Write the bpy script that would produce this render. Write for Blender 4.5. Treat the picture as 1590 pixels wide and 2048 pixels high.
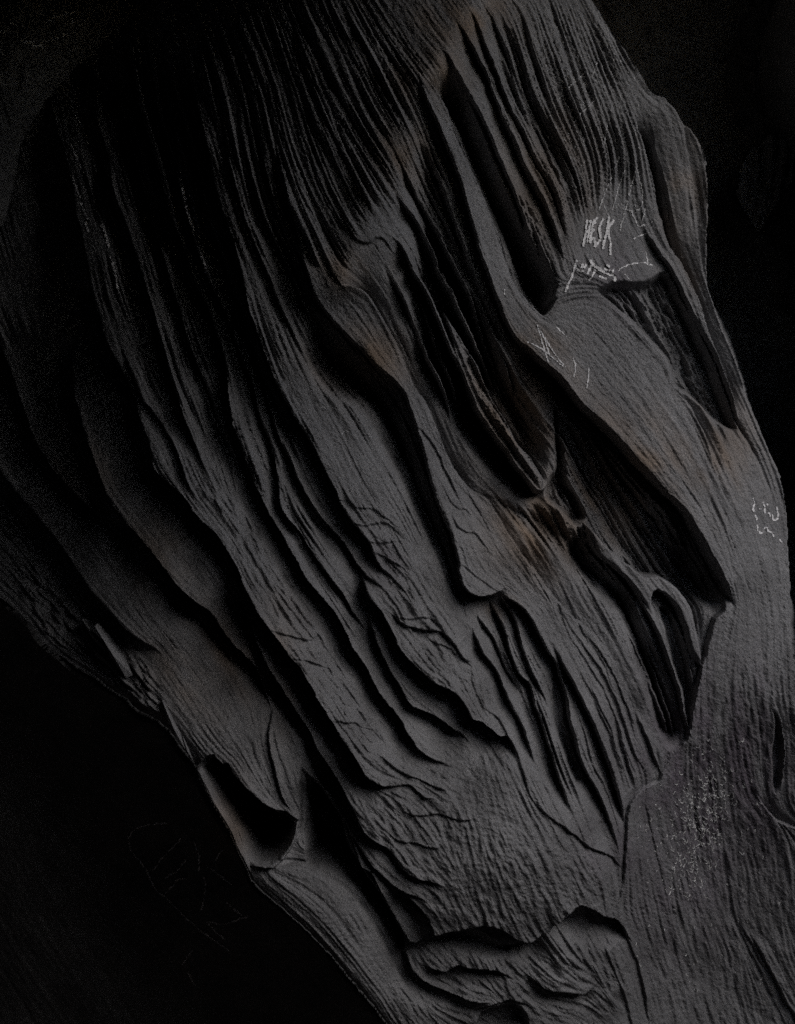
import bpy, math, time
import numpy as np
from mathutils import Vector

T0 = time.time()
scene = bpy.context.scene
for o in list(bpy.data.objects):
    bpy.data.objects.remove(o)
COL = scene.collection

# ------------------------------------------------------------------ camera
PX = 0.0015                      # metres of rock per unit of the survey grid
EYE = 1.9
cam_d = bpy.data.cameras.new('camera')
cam = bpy.data.objects.new('camera', cam_d)
COL.objects.link(cam)
cam.location = (0.0, -6.0, EYE)
cam.rotation_euler = (math.radians(90), 0, 0)
cam_d.sensor_fit = 'HORIZONTAL'
cam_d.sensor_width = 36.0
cam_d.lens = 36.0 * 6.0 / (1590 * PX)
cam_d.clip_end = 500
scene.camera = cam

# ------------------------------------------------------------------ sky, sun, exposure
SUN = Vector((0.51, -0.67, 0.56)).normalized()       # direction towards the sun
world = bpy.data.worlds.new('World')
scene.world = world
world.use_nodes = True
wn = world.node_tree.nodes
wn.clear()
wo = wn.new('ShaderNodeOutputWorld')
wb = wn.new('ShaderNodeBackground')
sky = wn.new('ShaderNodeTexSky')
sky.sky_type = 'NISHITA'
sky.sun_disc = False
sky.sun_elevation = math.asin(SUN.z)
sky.sun_rotation = math.atan2(SUN.x, SUN.y)
sky.air_density = 1.0
sky.dust_density = 1.0
wb.inputs['Strength'].default_value = 0.15
world.node_tree.links.new(sky.outputs[0], wb.inputs[0])
world.node_tree.links.new(wb.outputs[0], wo.inputs[0])
sl = bpy.data.lights.new('sun', 'SUN')
sl.energy = 1.5
sl.angle = math.radians(40)
sl.color = (1.0, 0.985, 0.98)
so = bpy.data.objects.new('sun', sl)
so.rotation_euler = (-SUN).to_track_quat('-Z', 'Y').to_euler()
so.location = (4, -6, 8)
COL.objects.link(so)
scene.view_settings.view_transform = 'Standard'
scene.view_settings.look = 'None'
scene.view_settings.gamma = 1.0
scene.view_settings.use_curve_mapping = False
scene.view_settings.exposure = 0.0

# ------------------------------------------------------------------ survey grid of the rock wall
STEP = 2.0
def axis(a, b, lo, hi):
    core = np.arange(a, b + STEP, STEP)
    out, x, s = [], core[-1], STEP
    while x < hi:
        s = min(s * 1.12, 60); x += s; out.append(x)
    pre, x, s = [], core[0], STEP
    while x > lo:
        s = min(s * 1.12, 60); x -= s; pre.append(x)
    return np.array(pre[::-1] + list(core) + out, dtype=np.float32)
XS = axis(-40, 1630, -1900, 2900)
YS = axis(-40, 2088, -1500, 2900)
NX, NY = len(XS), len(YS)
GX, GY = np.meshgrid(XS, YS)
GX = GX.astype(np.float32); GY = GY.astype(np.float32)

def vnoise(x, y, sc, seed):
    """smooth value noise, about -1..1"""
    r = np.random.RandomState(seed)
    L = r.rand(256, 256).astype(np.float32) * 2 - 1
    u = x / sc; v = y / sc
    iu = np.floor(u).astype(np.int32); iv = np.floor(v).astype(np.int32)
    fu = u - iu; fv = v - iv
    fu = fu * fu * fu * (fu * (fu * 6 - 15) + 10); fv = fv * fv * fv * (fv * (fv * 6 - 15) + 10)
    a = L[iv & 255, iu & 255]; b = L[iv & 255, (iu + 1) & 255]
    c = L[(iv + 1) & 255, iu & 255]; d = L[(iv + 1) & 255, (iu + 1) & 255]
    return ((a * (1 - fu) + b * fu) * (1 - fv) + (c * (1 - fu) + d * fu) * fv).astype(np.float32)

def fbm(x, y, sc, seed, n=4, g=0.5):
    s = 0; a = 1.0
    for i in range(n):
        s = s + a * vnoise(x + 13.7 * i, y - 7.1 * i, sc / 2 ** i, seed + i)
        a *= g
    return s

def sstep(a, b, x):
    t = np.clip((x - a) / (b - a), 0, 1)
    return t * t * (3 - 2 * t)

# domain warp: every traced line gets a natural wobble
WX = GX + 1.6 * vnoise(GX, GY, 55, 1) + 1.0 * vnoise(GX, GY, 17, 2) + 0.7 * vnoise(GX, GY, 7, 12)
WY = GY + 1.6 * vnoise(GX, GY, 55, 3) + 1.0 * vnoise(GX, GY, 17, 4) + 0.7 * vnoise(GX, GY, 7, 14)

def smooth_line(p, sub=3):
    p = np.array(p, dtype=np.float64)
    if len(p) < 3: return p
    q = np.vstack([2 * p[0] - p[1], p, 2 * p[-1] - p[-2]])
    out = []
    for i in range(1, len(q) - 2):
        for k in range(sub):
            t = k / sub
            out.append(0.5 * ((2 * q[i]) + (-q[i - 1] + q[i + 1]) * t + (2 * q[i - 1] - 5 * q[i] + 4 * q[i + 1] - q[i + 2]) * t * t
                              + (-q[i - 1] + 3 * q[i] - 3 * q[i + 1] + q[i + 2]) * t ** 3))
    out.append(p[-1])
    return np.array(out)

def line_field(pts, pad):
    """distance, side (+ = left hand of travel) and arc parameter near a line"""
    P = smooth_line(pts)
    x0, y0 = P.min(0) - pad; x1, y1 = P.max(0) + pad
    i0, i1 = np.searchsorted(XS, [x0, x1]); j0, j1 = np.searchsorted(YS, [y0, y1])
    if i1 - i0 < 2 or j1 - j0 < 2: return None
    sl_ = (slice(j0, j1), slice(i0, i1))
    X = WX[sl_]; Y = WY[sl_]
    best = np.full(X.shape, 1e12, np.float32); side = np.zeros(X.shape, np.float32); par = np.zeros(X.shape, np.float32)
    seg = np.diff(P, axis=0); ln = np.hypot(seg[:, 0], seg[:, 1]); tot = ln.sum(); acc = 0.0
    for k in range(len(seg)):
        if ln[k] < 1e-6: continue
        tx, ty = seg[k] / ln[k]
        # only rows/cols near the segment
        a0 = min(P[k, 0], P[k + 1, 0]) - pad; a1 = max(P[k, 0], P[k + 1, 0]) + pad
        b0 = min(P[k, 1], P[k + 1, 1]) - pad; b1 = max(P[k, 1], P[k + 1, 1]) + pad
        c0, c1 = np.searchsorted(XS[i0:i1], [a0, a1]); r0, r1 = np.searchsorted(YS[j0:j1], [b0, b1])
        s2 = (slice(r0, r1), slice(c0, c1))
        vx = X[s2] - P[k, 0]; vy = Y[s2] - P[k, 1]
        u = np.clip(vx * tx + vy * ty, 0, ln[k])
        dx = vx - u * tx; dy = vy - u * ty
        d = dx * dx + dy * dy
        m = d < best[s2]
        best[s2][m] = d[m]
        side[s2][m] = np.sign(ty * vx - tx * vy)[m]
        par[s2][m] = ((acc + u) / tot)[m]
        acc += ln[k]
    return sl_, np.sqrt(best), side, par

def inside(poly, X, Y):
    """which grid points lie in a polygon (only its own window of the grid is looked at)"""
    P = np.array(poly, dtype=np.float64)
    x0, y0 = P.min(0) - 10; x1, y1 = P.max(0) + 10
    i0, i1 = np.searchsorted(XS, [x0, x1]); j0, j1 = np.searchsorted(YS, [y0, y1])
    w = (slice(max(j0 - 1, 0), j1 + 1), slice(max(i0 - 1, 0), i1 + 1))
    res = np.zeros(X.shape, bool); x = X[w]; y = Y[w]; r = np.zeros(x.shape, bool)
    n = len(P)
    for k in range(n):
        ax, ay = P[k]; bx, by = P[(k + 1) % n]
        if ay == by: continue
        r ^= ((ay > y) != (by > y)) & (x < (bx - ax) * (y - ay) / (by - ay) + ax)
    res[w] = r
    return res

# ------------------------------------------------------------------ traced lines (survey units). Travelling along a line, the higher rock is on the left hand
L = {}
L['lobe_a'] = [(-40,890),(0,945),(25,981),(63,1024),(100,1072),(133,1114),(163,1160),(186,1192),(215,1225),(255,1265),(310,1305)]
L['lobe_b'] = [(-30,600),(0,690),(18,737),(33,785),(53,848),(75,896),(100,938),(133,974),(171,1019),(195,1031),(212,1026)]
L['lobe_c'] = [(150,672),(143,722),(145,765),(151,800),(163,843),(179,898),(199,956),(214,999),(234,1026),(264,1062),(297,1097),(322,1135),(352,1172),(380,1197),(410,1222),(433,1253),(468,1301),(501,1336),(521,1389),(536,1424)]
L['w1'] = [(95,190),(115,260),(131,320),(143,377),(148,412),(161,458),(174,521),(186,586),(199,631),(214,684),(236,727),(254,760),(270,800),(283,850),(296,890),(309,935),(332,963),(365,991),(395,1036),(425,1064),(450,1097),(473,1135),(488,1175),(505,1205),(523,1235),(541,1260),(576,1306),(599,1333),(619,1366),(639,1404),(659,1439),(682,1472),(709,1512),(730,1550),(752,1567),(772,1574),(800,1573)]
L['w2'] = [(240,690),(265,745),(287,800),(304,820),(322,848),(345,891),(360,921),(372,961),(392,1000)]
L['w1b'] = [(455,1165),(475,1200),(493,1240),(508,1283),(526,1321),(541,1353),(564,1391),(591,1431),(614,1467),(636,1509),(662,1550),(689,1595),(715,1640),(733,1672),(760,1690)]
L['e5'] = [(140,80),(186,160),(191,239),(209,289),(219,352),(231,400),(249,448),(264,493),(279,541),(297,596),(312,649),(330,709),(342,762),(355,800),(367,838),(380,873),(395,910),(410,945)]
L['e5b'] = [(165,90),(200,175),(215,250),(240,330),(258,395),(275,440)]
L['e6'] = [(205,60),(219,100),(234,163),(239,214),(252,252),(264,307),(279,352),(292,392),(299,438),(314,483),(327,531),(342,581),(357,626),(372,684),(392,737),(408,772),(420,805),(430,848),(450,890),(463,926),(475,981)]
L['w3'] = [(250,70),(262,126),(274,196),(289,246),(302,302),(317,347),(330,392),(340,430),(352,460),(367,496),(380,541),(397,584),(410,610),(425,652),(440,700),(450,750),(455,800),(464,848),(483,901),(501,948),(511,974),(528,1011),(543,1041),(564,1072),(584,1109),(609,1152),(639,1192),(664,1223),(689,1265),(702,1296),(727,1333),(747,1371),(772,1409),(797,1439),(818,1474),(835,1499),(858,1517),(883,1527),(905,1535)]
L['w4'] = [(285,80),(297,151),(312,216),(332,277),(350,345),(362,400),(377,450),(398,513),(415,556),(433,596),(453,639),(470,689),(488,735),(506,790),(518,838),(536,878),(548,926),(555,970),(561,1014),(576,1039),(601,1069),(621,1102),(642,1132),(667,1165),(689,1195),(706,1226),(728,1262),(745,1300)]
L['w5'] = [(330,90),(350,180),(372,260),(390,330),(408,400),(423,463),(445,526),(465,589),(486,652),(508,714),(524,765),(533,805),(544,840),(558,876),(577,916),(589,951),(609,986),(634,1026),(662,1059),(684,1084),(702,1109),(722,1140),(745,1162),(762,1172)]
L['w6'] = [(722,1148),(727,1170),(742,1200),(762,1225),(782,1263),(800,1300),(823,1328),(850,1351),(875,1369),(911,1386),(926,1404),(936,1426),(943,1438),(964,1444),(981,1459),(999,1474),(1016,1474),(1026,1489),(1037,1512)]
L['w7'] = [(733,1225),(742,1255),(757,1298),(777,1336),(800,1378),(818,1409),(838,1421),(865,1434),(888,1449),(906,1462),(921,1467),(935,1482)]
L['w7b'] = [(745,1500),(770,1520),(800,1545),(838,1560),(870,1575),(900,1582)]
L['w8'] = [(370,90),(392,200),(415,300),(438,400),(458,458),(473,513),(488,571),(498,621),(513,667),(533,722),(548,757),(569,800),(586,833),(614,876),(634,911),(649,943),(667,976),(679,1006),(704,1046),(737,1082),(747,1109),(762,1135),(785,1160)]
L['e11'] = [(430,180),(455,300),(481,410),(498,463),(518,513),(541,564),(561,614),(584,664),(606,715)]
L['e12'] = [(465,170),(492,300),(518,405),(541,463),(561,506),(581,551),(601,596),(621,639),(649,677)]
L['e13'] = [(500,160),(525,300),(546,405),(571,475),(594,521),(609,556)]
L['e13b'] = [(555,100),(590,220),(620,320),(650,400),(690,470)]
L['e13c'] = [(520,120),(560,260),(590,350),(620,420),(660,490)]
L['r3l'] = [(540,200),(556,300),(576,400),(591,450),(606,521),(619,561),(629,589),(644,616),(667,642),(694,672),(722,697),(750,730),(772,747),(797,772),(815,805),(830,848),(844,891),(856,940),(875,1009),(893,1049),(908,1089),(916,1119),(921,1157),(936,1185),(956,1195),(981,1192),(1000,1183)]
L['r3r'] = [(1097,1190),(1072,1147),(1044,1109),(1024,1079),(1009,1052),(994,1026),(971,996),(953,986),(931,966),(908,936),(888,891),(868,840),(848,800),(828,772),(815,737),(800,697),(777,657),(757,621),(737,591),(715,576),(690,573)]
L['r4'] = [(672,420),(689,450),(709,478),(725,488),(740,488),(750,478),(765,478),(780,492),(795,520)]
L['v3'] = [(640,500),(655,530),(668,555),(686,577)]
L['s1'] = [(790,478),(805,493),(830,541),(853,576),(873,626),(890,670),(910,710),(930,755),(945,790)]
L['s1b'] = [(775,545),(800,585),(818,625),(835,665),(850,700),(875,750),(893,800),(905,850)]
L['s2'] = [(795,395),(815,420),(838,450),(858,483),(878,531),(901,571),(921,619),(941,664),(961,709),(986,757),(1009,797)]
L['s3'] = [(805,330),(833,390),(873,450),(893,493),(913,531),(941,589),(956,639),(975,690)]
L['s4'] = [(850,300),(880,360),(898,410),(915,465),(935,520),(955,570),(975,620)]
L['f1l'] = [(878,600),(893,655),(912,715),(930,770),(943,800),(961,833),(984,870),(1009,903),(1026,933),(1047,956),(1067,981),(1079,986),(1086,982)]
L['f1r'] = [(1085,980),(1089,961),(1077,936),(1062,911),(1039,886),(1016,843),(989,800),(965,750),(950,715)]
L['r2l'] = [(838,150),(848,190),(860,221),(875,252),(896,299),(911,335),(926,382),(941,443),(953,486),(966,526),(981,564),(994,599),(1011,639),(1029,674),(1057,697),(1089,725),(1117,750),(1152,795),(1190,833),(1228,870),(1268,913),(1301,948),(1336,986),(1364,1011),(1384,1042),(1406,1079),(1426,1115),(1447,1157),(1463,1195)]
L['r2r'] = [(1107,604),(1096,620),(1088,627),(1079,621),(1067,609),(1042,584),(1026,558),(1014,526),(1004,483),(990,445),(976,410),(958,372),(941,330),(921,282),(901,239),(883,201),(864,171),(850,155)]
L['f0'] = [(880,100),(896,118),(921,156),(943,191),(966,231),(986,272),(1001,307),(1019,352),(1034,387),(1052,440),(1075,500)]
L['fa'] = [(915,50),(928,68),(951,106),(976,151),(991,196),(1009,239),(1026,274),(1047,322),(1074,370),(1095,415),(1115,470),(1128,530)]
L['fb'] = [(935,20),(951,45),(976,101),(996,151),(1019,209),(1042,254),(1067,307),(1102,365),(1120,420),(1135,490)]
L['fc'] = [(965,10),(991,50),(1014,113),(1034,176),(1059,226),(1089,284),(1118,345),(1140,410),(1150,460)]
L['fd'] = [(1000,20),(1019,63),(1042,126),(1062,185),(1090,245),(1125,315),(1155,385)]
L['fe'] = [(1080,215),(1110,270),(1140,325),(1165,380)]
L['r1r'] = [(1440,960),(1421,908),(1409,870),(1391,833),(1374,805),(1354,785),(1341,765),(1338,740),(1323,714),(1301,694),(1283,677),(1265,654),(1248,636),(1222,612)]
L['t1l'] = [(1283,450),(1293,468),(1308,493),(1326,518),(1346,546),(1364,581),(1381,616),(1399,654),(1416,682),(1434,719),(1449,760),(1462,795),(1480,850),(1500,880)]
L['t1r'] = [(1480,835),(1467,792),(1457,765),(1442,727),(1426,684),(1411,642),(1399,601),(1381,561),(1361,523),(1338,491),(1326,450),(1316,408),(1311,377),(1298,327),(1288,284),(1276,249),(1263,224)]
L['t2l'] = [(1300,240),(1308,262),(1313,302),(1326,340),(1336,377),(1343,413),(1351,455),(1361,500),(1376,536),(1399,576),(1416,614),(1432,655)]
L['t2r'] = [(1600,1420),(1585,1300),(1580,1180),(1575,1030),(1560,950),(1530,880),(1499,800),(1487,757),(1467,702),(1442,639),(1421,576),(1406,526),(1396,475),(1394,425),(1389,372),(1381,327),(1371,284),(1366,247),(1351,216),(1331,191),(1311,189)]
L['t3r'] = [(1418,560),(1414,480),(1415,400),(1412,320),(1400,290),(1378,255)]
L['sil'] = [(1330,191),(1311,189),(1298,176),(1281,148),(1265,118),(1245,91),(1223,60),(1205,33),(1190,10),(1170,-40)]
L['g1'] = [(948,1262),(966,1308),(989,1336),(1001,1364),(1014,1394),(1026,1421),(1044,1452),(1057,1484),(1070,1530)]
L['g2'] = [(960,1240),(976,1262),(991,1286),(1006,1326),(1024,1361),(1038,1385)]
L['g3'] = [(985,1208),(996,1232),(1009,1258),(1021,1306),(1039,1351),(1060,1371),(1067,1401),(1079,1434),(1094,1477),(1109,1527),(1125,1577),(1145,1630)]
L['g4'] = [(1005,1195),(1016,1212),(1031,1240),(1042,1283),(1054,1321),(1067,1351),(1085,1385),(1100,1420)]
L['g5'] = [(1006,1190),(1019,1198),(1042,1213),(1062,1238),(1079,1273),(1094,1301),(1114,1331),(1125,1364),(1135,1401),(1139,1439),(1150,1477),(1160,1514),(1177,1552),(1195,1585),(1215,1635),(1235,1690),(1243,1745)]
L['g6'] = [(1105,1290),(1132,1341),(1152,1381),(1170,1414),(1185,1447),(1199,1480),(1215,1530),(1235,1590),(1250,1650)]
L['g7'] = [(1232,1440),(1240,1480),(1255,1530),(1268,1570)]
L['g8'] = [(1272,1430),(1290,1470),(1305,1510),(1322,1545)]
L['r6r'] = [(1275,1470),(1262,1410),(1240,1345),(1205,1290),(1160,1245),(1115,1205),(1085,1160),(1060,1120)]
L['c1'] = [(1180,1280),(1192,1305),(1210,1336),(1220,1371),(1240,1394)]
L['c2'] = [(1100,1170),(1112,1200),(1130,1250),(1145,1290)]
L['c3'] = [(1125,1170),(1145,1213),(1165,1263),(1192,1308)]
L['y1l'] = [(1166,1040),(1178,1070),(1195,1110),(1230,1140),(1260,1170),(1276,1188),(1286,1210),(1300,1235),(1316,1265),(1333,1311),(1351,1361),(1364,1400),(1376,1450)]
L['y1r'] = [(1366,1400),(1353,1350),(1341,1310),(1331,1285),(1318,1250),(1308,1215),(1300,1190)]
L['y1t'] = [(1345,1160),(1330,1150),(1290,1147),(1260,1127),(1225,1100),(1190,1062),(1166,1040)]
L['y2l'] = [(1318,1175),(1340,1195),(1356,1223),(1366,1250),(1381,1300),(1394,1331)]
L['y2r'] = [(1405,1330),(1396,1250),(1386,1210),(1365,1180),(1345,1160)]
L['fin'] = [(1255,1260),(1273,1300),(1288,1333),(1301,1366),(1316,1409),(1331,1451),(1341,1478)]
L['finr'] = [(1338,1465),(1322,1415),(1306,1366),(1293,1330),(1280,1300)]
L['face_l'] = [(1455,1190),(1448,1222),(1432,1236),(1420,1275),(1402,1335),(1388,1400),(1380,1450),(1368,1482),(1338,1508)]
L['face_m'] = [(1345,1500),(1325,1540),(1318,1560),(1290,1572),(1262,1600),(1254,1640),(1252,1700),(1247,1760),(1232,1830)]
L['edge_ll'] = [(-60,1150),(20,1215),(60,1255),(75,1280),(110,1310),(150,1340),(185,1360),(200,1372),(250,1402),(270,1425),(310,1445),(335,1465),(362,1500),(383,1530),(390,1548),(418,1602),(453,1662),(478,1712),(493,1747),(499,1768),(530,1797),(570,1830),(620,1872),(665,1920),(700,1965),(740,2012),(768,2050),(815,2110),(900,2240),(960,2400)]
L['rod_r'] = [(494,1745),(478,1695),(452,1632),(420,1570),(404,1536)]
L['bowl_t'] = [(395,1532),(420,1512),(434,1522),(445,1532),(456,1530),(470,1556),(500,1590),(535,1618),(570,1632),(594,1648)]
L['bowl_r'] = [(500,1738),(545,1736),(570,1714),(588,1686),(596,1650)]
L['tongue_r'] = [(598,1690),(600,1640),(598,1590),(599,1535)]
L['tongue_l'] = [(540,1424),(534,1470),(540,1520),(550,1560),(562,1600),(578,1625)]
L['cav_r'] = [(600,1545),(640,1590),(665,1625),(690,1660),(706,1700),(722,1738),(741,1750),(758,1780),(774,1814),(795,1852),(822,1893),(850,1890)]
L['b1_r'] = [(830,2000),(790,1945),(762,1885),(735,1835),(700,1790),(650,1757),(600,1735),(560,1735)]
L['led1'] = [(690,1630),(705,1650),(733,1678),(771,1695),(791,1718),(809,1741),(842,1758),(882,1770)]
L['led2'] = [(670,1645),(686,1663),(713,1693),(738,1726),(764,1751),(789,1773),(819,1788),(842,1797)]
L['led3'] = [(776,1770),(791,1781),(819,1801),(842,1819),(854,1836),(866,1862),(874,1875),(902,1866),(952,1854),(988,1854),(1021,1869),(1036,1880),(1066,1885),(1083,1874)]
L['led4'] = [(1105,1860),(1121,1844),(1142,1824),(1162,1811),(1187,1821),(1214,1836),(1235,1842),(1252,1866)]
L['led5'] = [(805,1905),(815,1930),(828,1954),(864,1975),(902,1987),(940,2000),(980,2005)]
L['led6'] = [(850,1938),(889,1946),(912,1934),(945,1939),(988,1942),(1015,1953)]
L['led7'] = [(1060,1955),(1074,1967),(1096,1981),(1136,1982),(1162,1988),(1180,1975)]
L['led8'] = [(950,2020),(990,2008),(1020,2000),(1050,2010)]
L['k1'] = [(677,1001),(699,1004),(714,1016),(747,1019),(762,1031),(787,1049)]
L['k2'] = [(702,1045),(730,1052),(750,1048),(777,1049),(803,1074)]
L['k3'] = [(735,1083),(765,1086),(795,1083)]
L['k4'] = [(747,1104),(770,1114),(800,1132),(820,1150)]
L['k5'] = [(763,1136),(782,1152),(800,1172),(815,1190)]
L['k6'] = [(796,1236),(823,1239),(845,1235),(865,1240),(885,1252)]
L['k7'] = [(780,1225),(800,1245),(815,1253),(845,1259),(880,1263),(901,1278),(913,1296),(928,1318),(945,1335)]
L['k8'] = [(855,1275),(865,1284),(901,1298),(916,1313),(945,1327)]
L['k9'] = [(660,1441),(689,1443),(709,1444),(722,1454),(740,1460)]
L['k10'] = [(541,1258),(576,1270),(614,1281),(636,1272)]
L['k11'] = [(590,1315),(619,1321),(654,1337)]
L['k12'] = [(774,1663),(796,1680),(821,1684),(839,1688),(867,1693),(893,1688)]
L['k13'] = [(790,1575),(815,1571),(832,1581),(848,1594),(870,1600)]
L['k14'] = [(1037,1512),(1050,1560),(1062,1595),(1085,1622),(1121,1648),(1152,1673),(1179,1693),(1202,1703),(1227,1718),(1247,1740)]
L['k15'] = [(800,1620),(840,1630),(880,1628),(920,1640),(955,1635)]
L['k16'] = [(975,1420),(1000,1440),(1020,1480),(1040,1530)]
L['q1'] = [(832,853),(845,862),(862,885),(880,915),(895,950),(915,990),(925,1015)]
L['q2'] = [(885,970),(900,1000),(918,1019),(930,1020),(945,1035)]
L['q3'] = [(900,1030),(915,1052),(935,1066),(950,1066),(965,1085),(985,1110)]
L['q4'] = [(912,1128),(930,1132),(950,1150),(970,1165),(995,1182)]
L['q5'] = [(931,966),(945,1000),(965,1035),(985,1075)]
L['rn1'] = [(1590,1655),(1555,1640),(1530,1612),(1520,1600)]
L['rn2'] = [(1565,1570),(1572,1500),(1560,1430),(1545,1395)]
L['rn3'] = [(1500,1870),(1530,1920),(1560,1980),(1600,2050)]
L['rn4'] = [(1480,1850),(1510,1900),(1530,1940)]
L['rl1'] = [(1290,1600),(1300,1650),(1318,1730),(1335,1785)]
L['rl2'] = [(1240,1850),(1255,1880),(1280,1950),(1300,2050)]
L['rl3'] = [(1205,1880),(1225,1930),(1250,2000),(1265,2060)]
L['slot'] = [(1470,1190),(1452,1100),(1432,1030),(1410,980)]
L['slot2'] = [(1500,1190),(1470,1110),(1452,1050),(1428,985),(1400,930)]

# name: (A cm, fall-off low side, fall-off high side, share on high side, taper start, taper end)
L['r1x'] = L['r2l'][13:]
L['r1t'] = [(1225,600),(1200,586),(1170,590),(1130,597),(1105,606)]
E = {
 'lobe_a': (9, 60, 70, .45, 0, .15), 'lobe_b': (8, 45, 70, .5, 0, .1), 'lobe_c': (9, 60, 80, .45, .05, .12),
 'w1': (9, 45, 60, .4, .08, .06), 'w2': (4, 20, 40, .4, .2, .2), 'w1b': (8, 45, 55, .45, .1, .1),
 'e5': (4.5, 26, 34, .4, .1, .15), 'e5b': (2, 12, 14, .4, .2, .3), 'e6': (3.6, 20, 26, .4, .1, .2), 'w3': (6.5, 32, 40, .42, .06, .08), 'w4': (3.4, 18, 24, .4, .08, .12), 'w5': (3.6, 18, 20, .4, .08, .06),
 'w6': (6, 34, 30, .35, .08, .08), 'w7': (4.5, 26, 26, .4, .15, .12), 'w7b': (2, 18, 18, .4, .2, .2), 'w8': (6.5, 34, 45, .4, .1, .1),
 'e11': (2.4, 11, 12, .4, .3, .2), 'e12': (2.4, 11, 12, .4, .3, .2), 'e13': (2.2, 10, 12, .4, .3, .2), 'e13b': (1.2, 8, 9, .4, .3, .3), 'e13c': (1.4, 9, 9, .4, .3, .3),
 'r3l': (12, 58, 60, .2, .35, .02), 'r3r': (12, 38, 26, .1, .1, .04), 'r1x': (8, 55, 40, .06, .12, .03), 'r1t': (3, 16, 34, .45, .2, .1), 'r4': (1.6, 14, 20, .3, .15, .2), 'v3': (2.5, 12, 12, .3, .2, .05),
 's1': (6.5, 18, 14, .45, .12, .2), 's1b': (5, 14, 12, .45, .2, .3), 's2': (6.5, 19, 16, .45, .1, .2), 's3': (4.5, 13, 12, .4, .15, .3), 's4': (3.6, 11, 10, .4, .2, .3),
 'f1l': (7, 30, 25, .4, .2, .02), 'f1r': (5, 34, 20, .3, .02, .3),
 'r2l': (9, 60, 40, .3, .1, .02), 'r2r': (18, 60, 20, .03, .02, .12),
 'f0': (3.5, 12, 10, .6, .15, .25), 'fa': (4.5, 12, 14, .5, .12, .2), 'fb': (3, 9, 10, .45, .15, .2), 'fc': (2.2, 8, 9, .45, .15, .3), 'fd': (1.5, 7, 8, .45, .2, .3), 'fe': (1.2, 7, 8, .45, .2, .3),
 'r1r': (8, 40, 30, .15, .25, .12), 't1l': (5, 35, 15, .25, .12, .15), 't1r': (14, 24, 16, .12, .08, .1), 't2l': (2.5, 10, 20, .3, .1, .2), 't2r': (2.5, 14, 30, .1, .05, .05), 't3r': (3, 10, 10, .6, .1, .2),
 'g1': (3.4, 20, 14, .4, .1, .2), 'g2': (2.8, 15, 11, .4, .1, .3), 'g3': (4, 20, 14, .4, .08, .2), 'g4': (3.2, 15, 12, .4, .08, .3), 'g5': (5, 22, 24, .3, .05, .4), 'g6': (4.5, 14, 16, .3, .2, .15),
 'g7': (2.5, 10, 12, .4, .2, .2), 'g8': (3, 12, 12, .5, .15, .2), 'r6r': (7, 40, 34, .3, .15, .15), 'c1': (1, 6, 20, .3, .2, .2), 'c2': (.8, 6, 12, .3, .3, .3), 'c3': (1, 6, 14, .3, .3, .3),
 'y1l': (6, 26, 14, .5, .03, .1), 'y1r': (5, 20, 8, .3, .15, .1), 'y1t': (5, 22, 12, .3, .1, .02), 'y2l': (3, 14, 10, .5, .1, .1), 'y2r': (4, 16, 12, .3, .1, .1),
 'fin': (4, 14, 7, .5, .15, .1), 'finr': (4, 12, 7, .5, .1, .15),
 'face_l': (6, 22, 40, .15, .05, .2), 'face_m': (2.4, 10, 20, .3, .15, .2),
 'rod_r': (7, 24, 12, .5, .05, .05), 'bowl_t': (9, 45, 20, .1, .06, .04), 'bowl_r': (5, 30, 8, .4, .05, .05), 'tongue_r': (9, 40, 20, .2, .15, .25), 'tongue_l': (4, 20, 20, .4, .15, .1),
 'cav_r': (9, 34, 30, .25, .16, .08), 'b1_r': (6, 26, 40, .2, .12, .06),
 'led1': (3, 18, 30, .4, .12, .12), 'led2': (3.2, 20, 18, .4, .12, .12), 'led3': (7, 40, 30, .25, .12, .05), 'led4': (7, 40, 20, .2, .1, .06), 'led5': (4, 26, 24, .4, .1, .15), 'led6': (4, 24, 20, .4, .15, .12), 'led7': (4, 30, 24, .4, .15, .15), 'led8': (6, 30, 20, .3, .2, .2),
 'rn1': (5, 20, 30, .3, .02, .12), 'rn2': (4, 20, 20, .4, .15, .15), 'rn3': (3.5, 12, 12, .5, .15, .05), 'rn4': (2, 9, 9, .4, .2, .2), 'rl1': (1.2, 8, 9, .5, .2, .2), 'rl2': (2, 10, 12, .5, .15, .05), 'rl3': (1.6, 9, 12, .5, .2, .05),
 'slot': (.9, 4, 14, .4, .03, .3), 'slot2': (1.6, 6, 14, .4, .03, .3),
 'q1': (1.0, 8, 14, .3, .08, .2), 'q2': (.8, 7, 10, .3, .15, .2), 'q3': (.9, 7, 10, .3, .15, .2), 'q4': (.8, 7, 10, .3, .15, .1), 'q5': (.7, 5, 10, .3, .2, .2),
}
for k in list(L):
    if k[0] == 'k' and k not in E:
        E[k] = (1.0, 10, 12, .4, .12, .15)
E['k7'] = (2.2, 16, 14, .4, .1, .15); E['k14'] = (1.4, 9, 16, .4, .1, .1); E['k13'] = (1.8, 14, 12, .4, .15, .2); E['k12'] = (1.2, 12, 10, .4, .15, .2)

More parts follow.
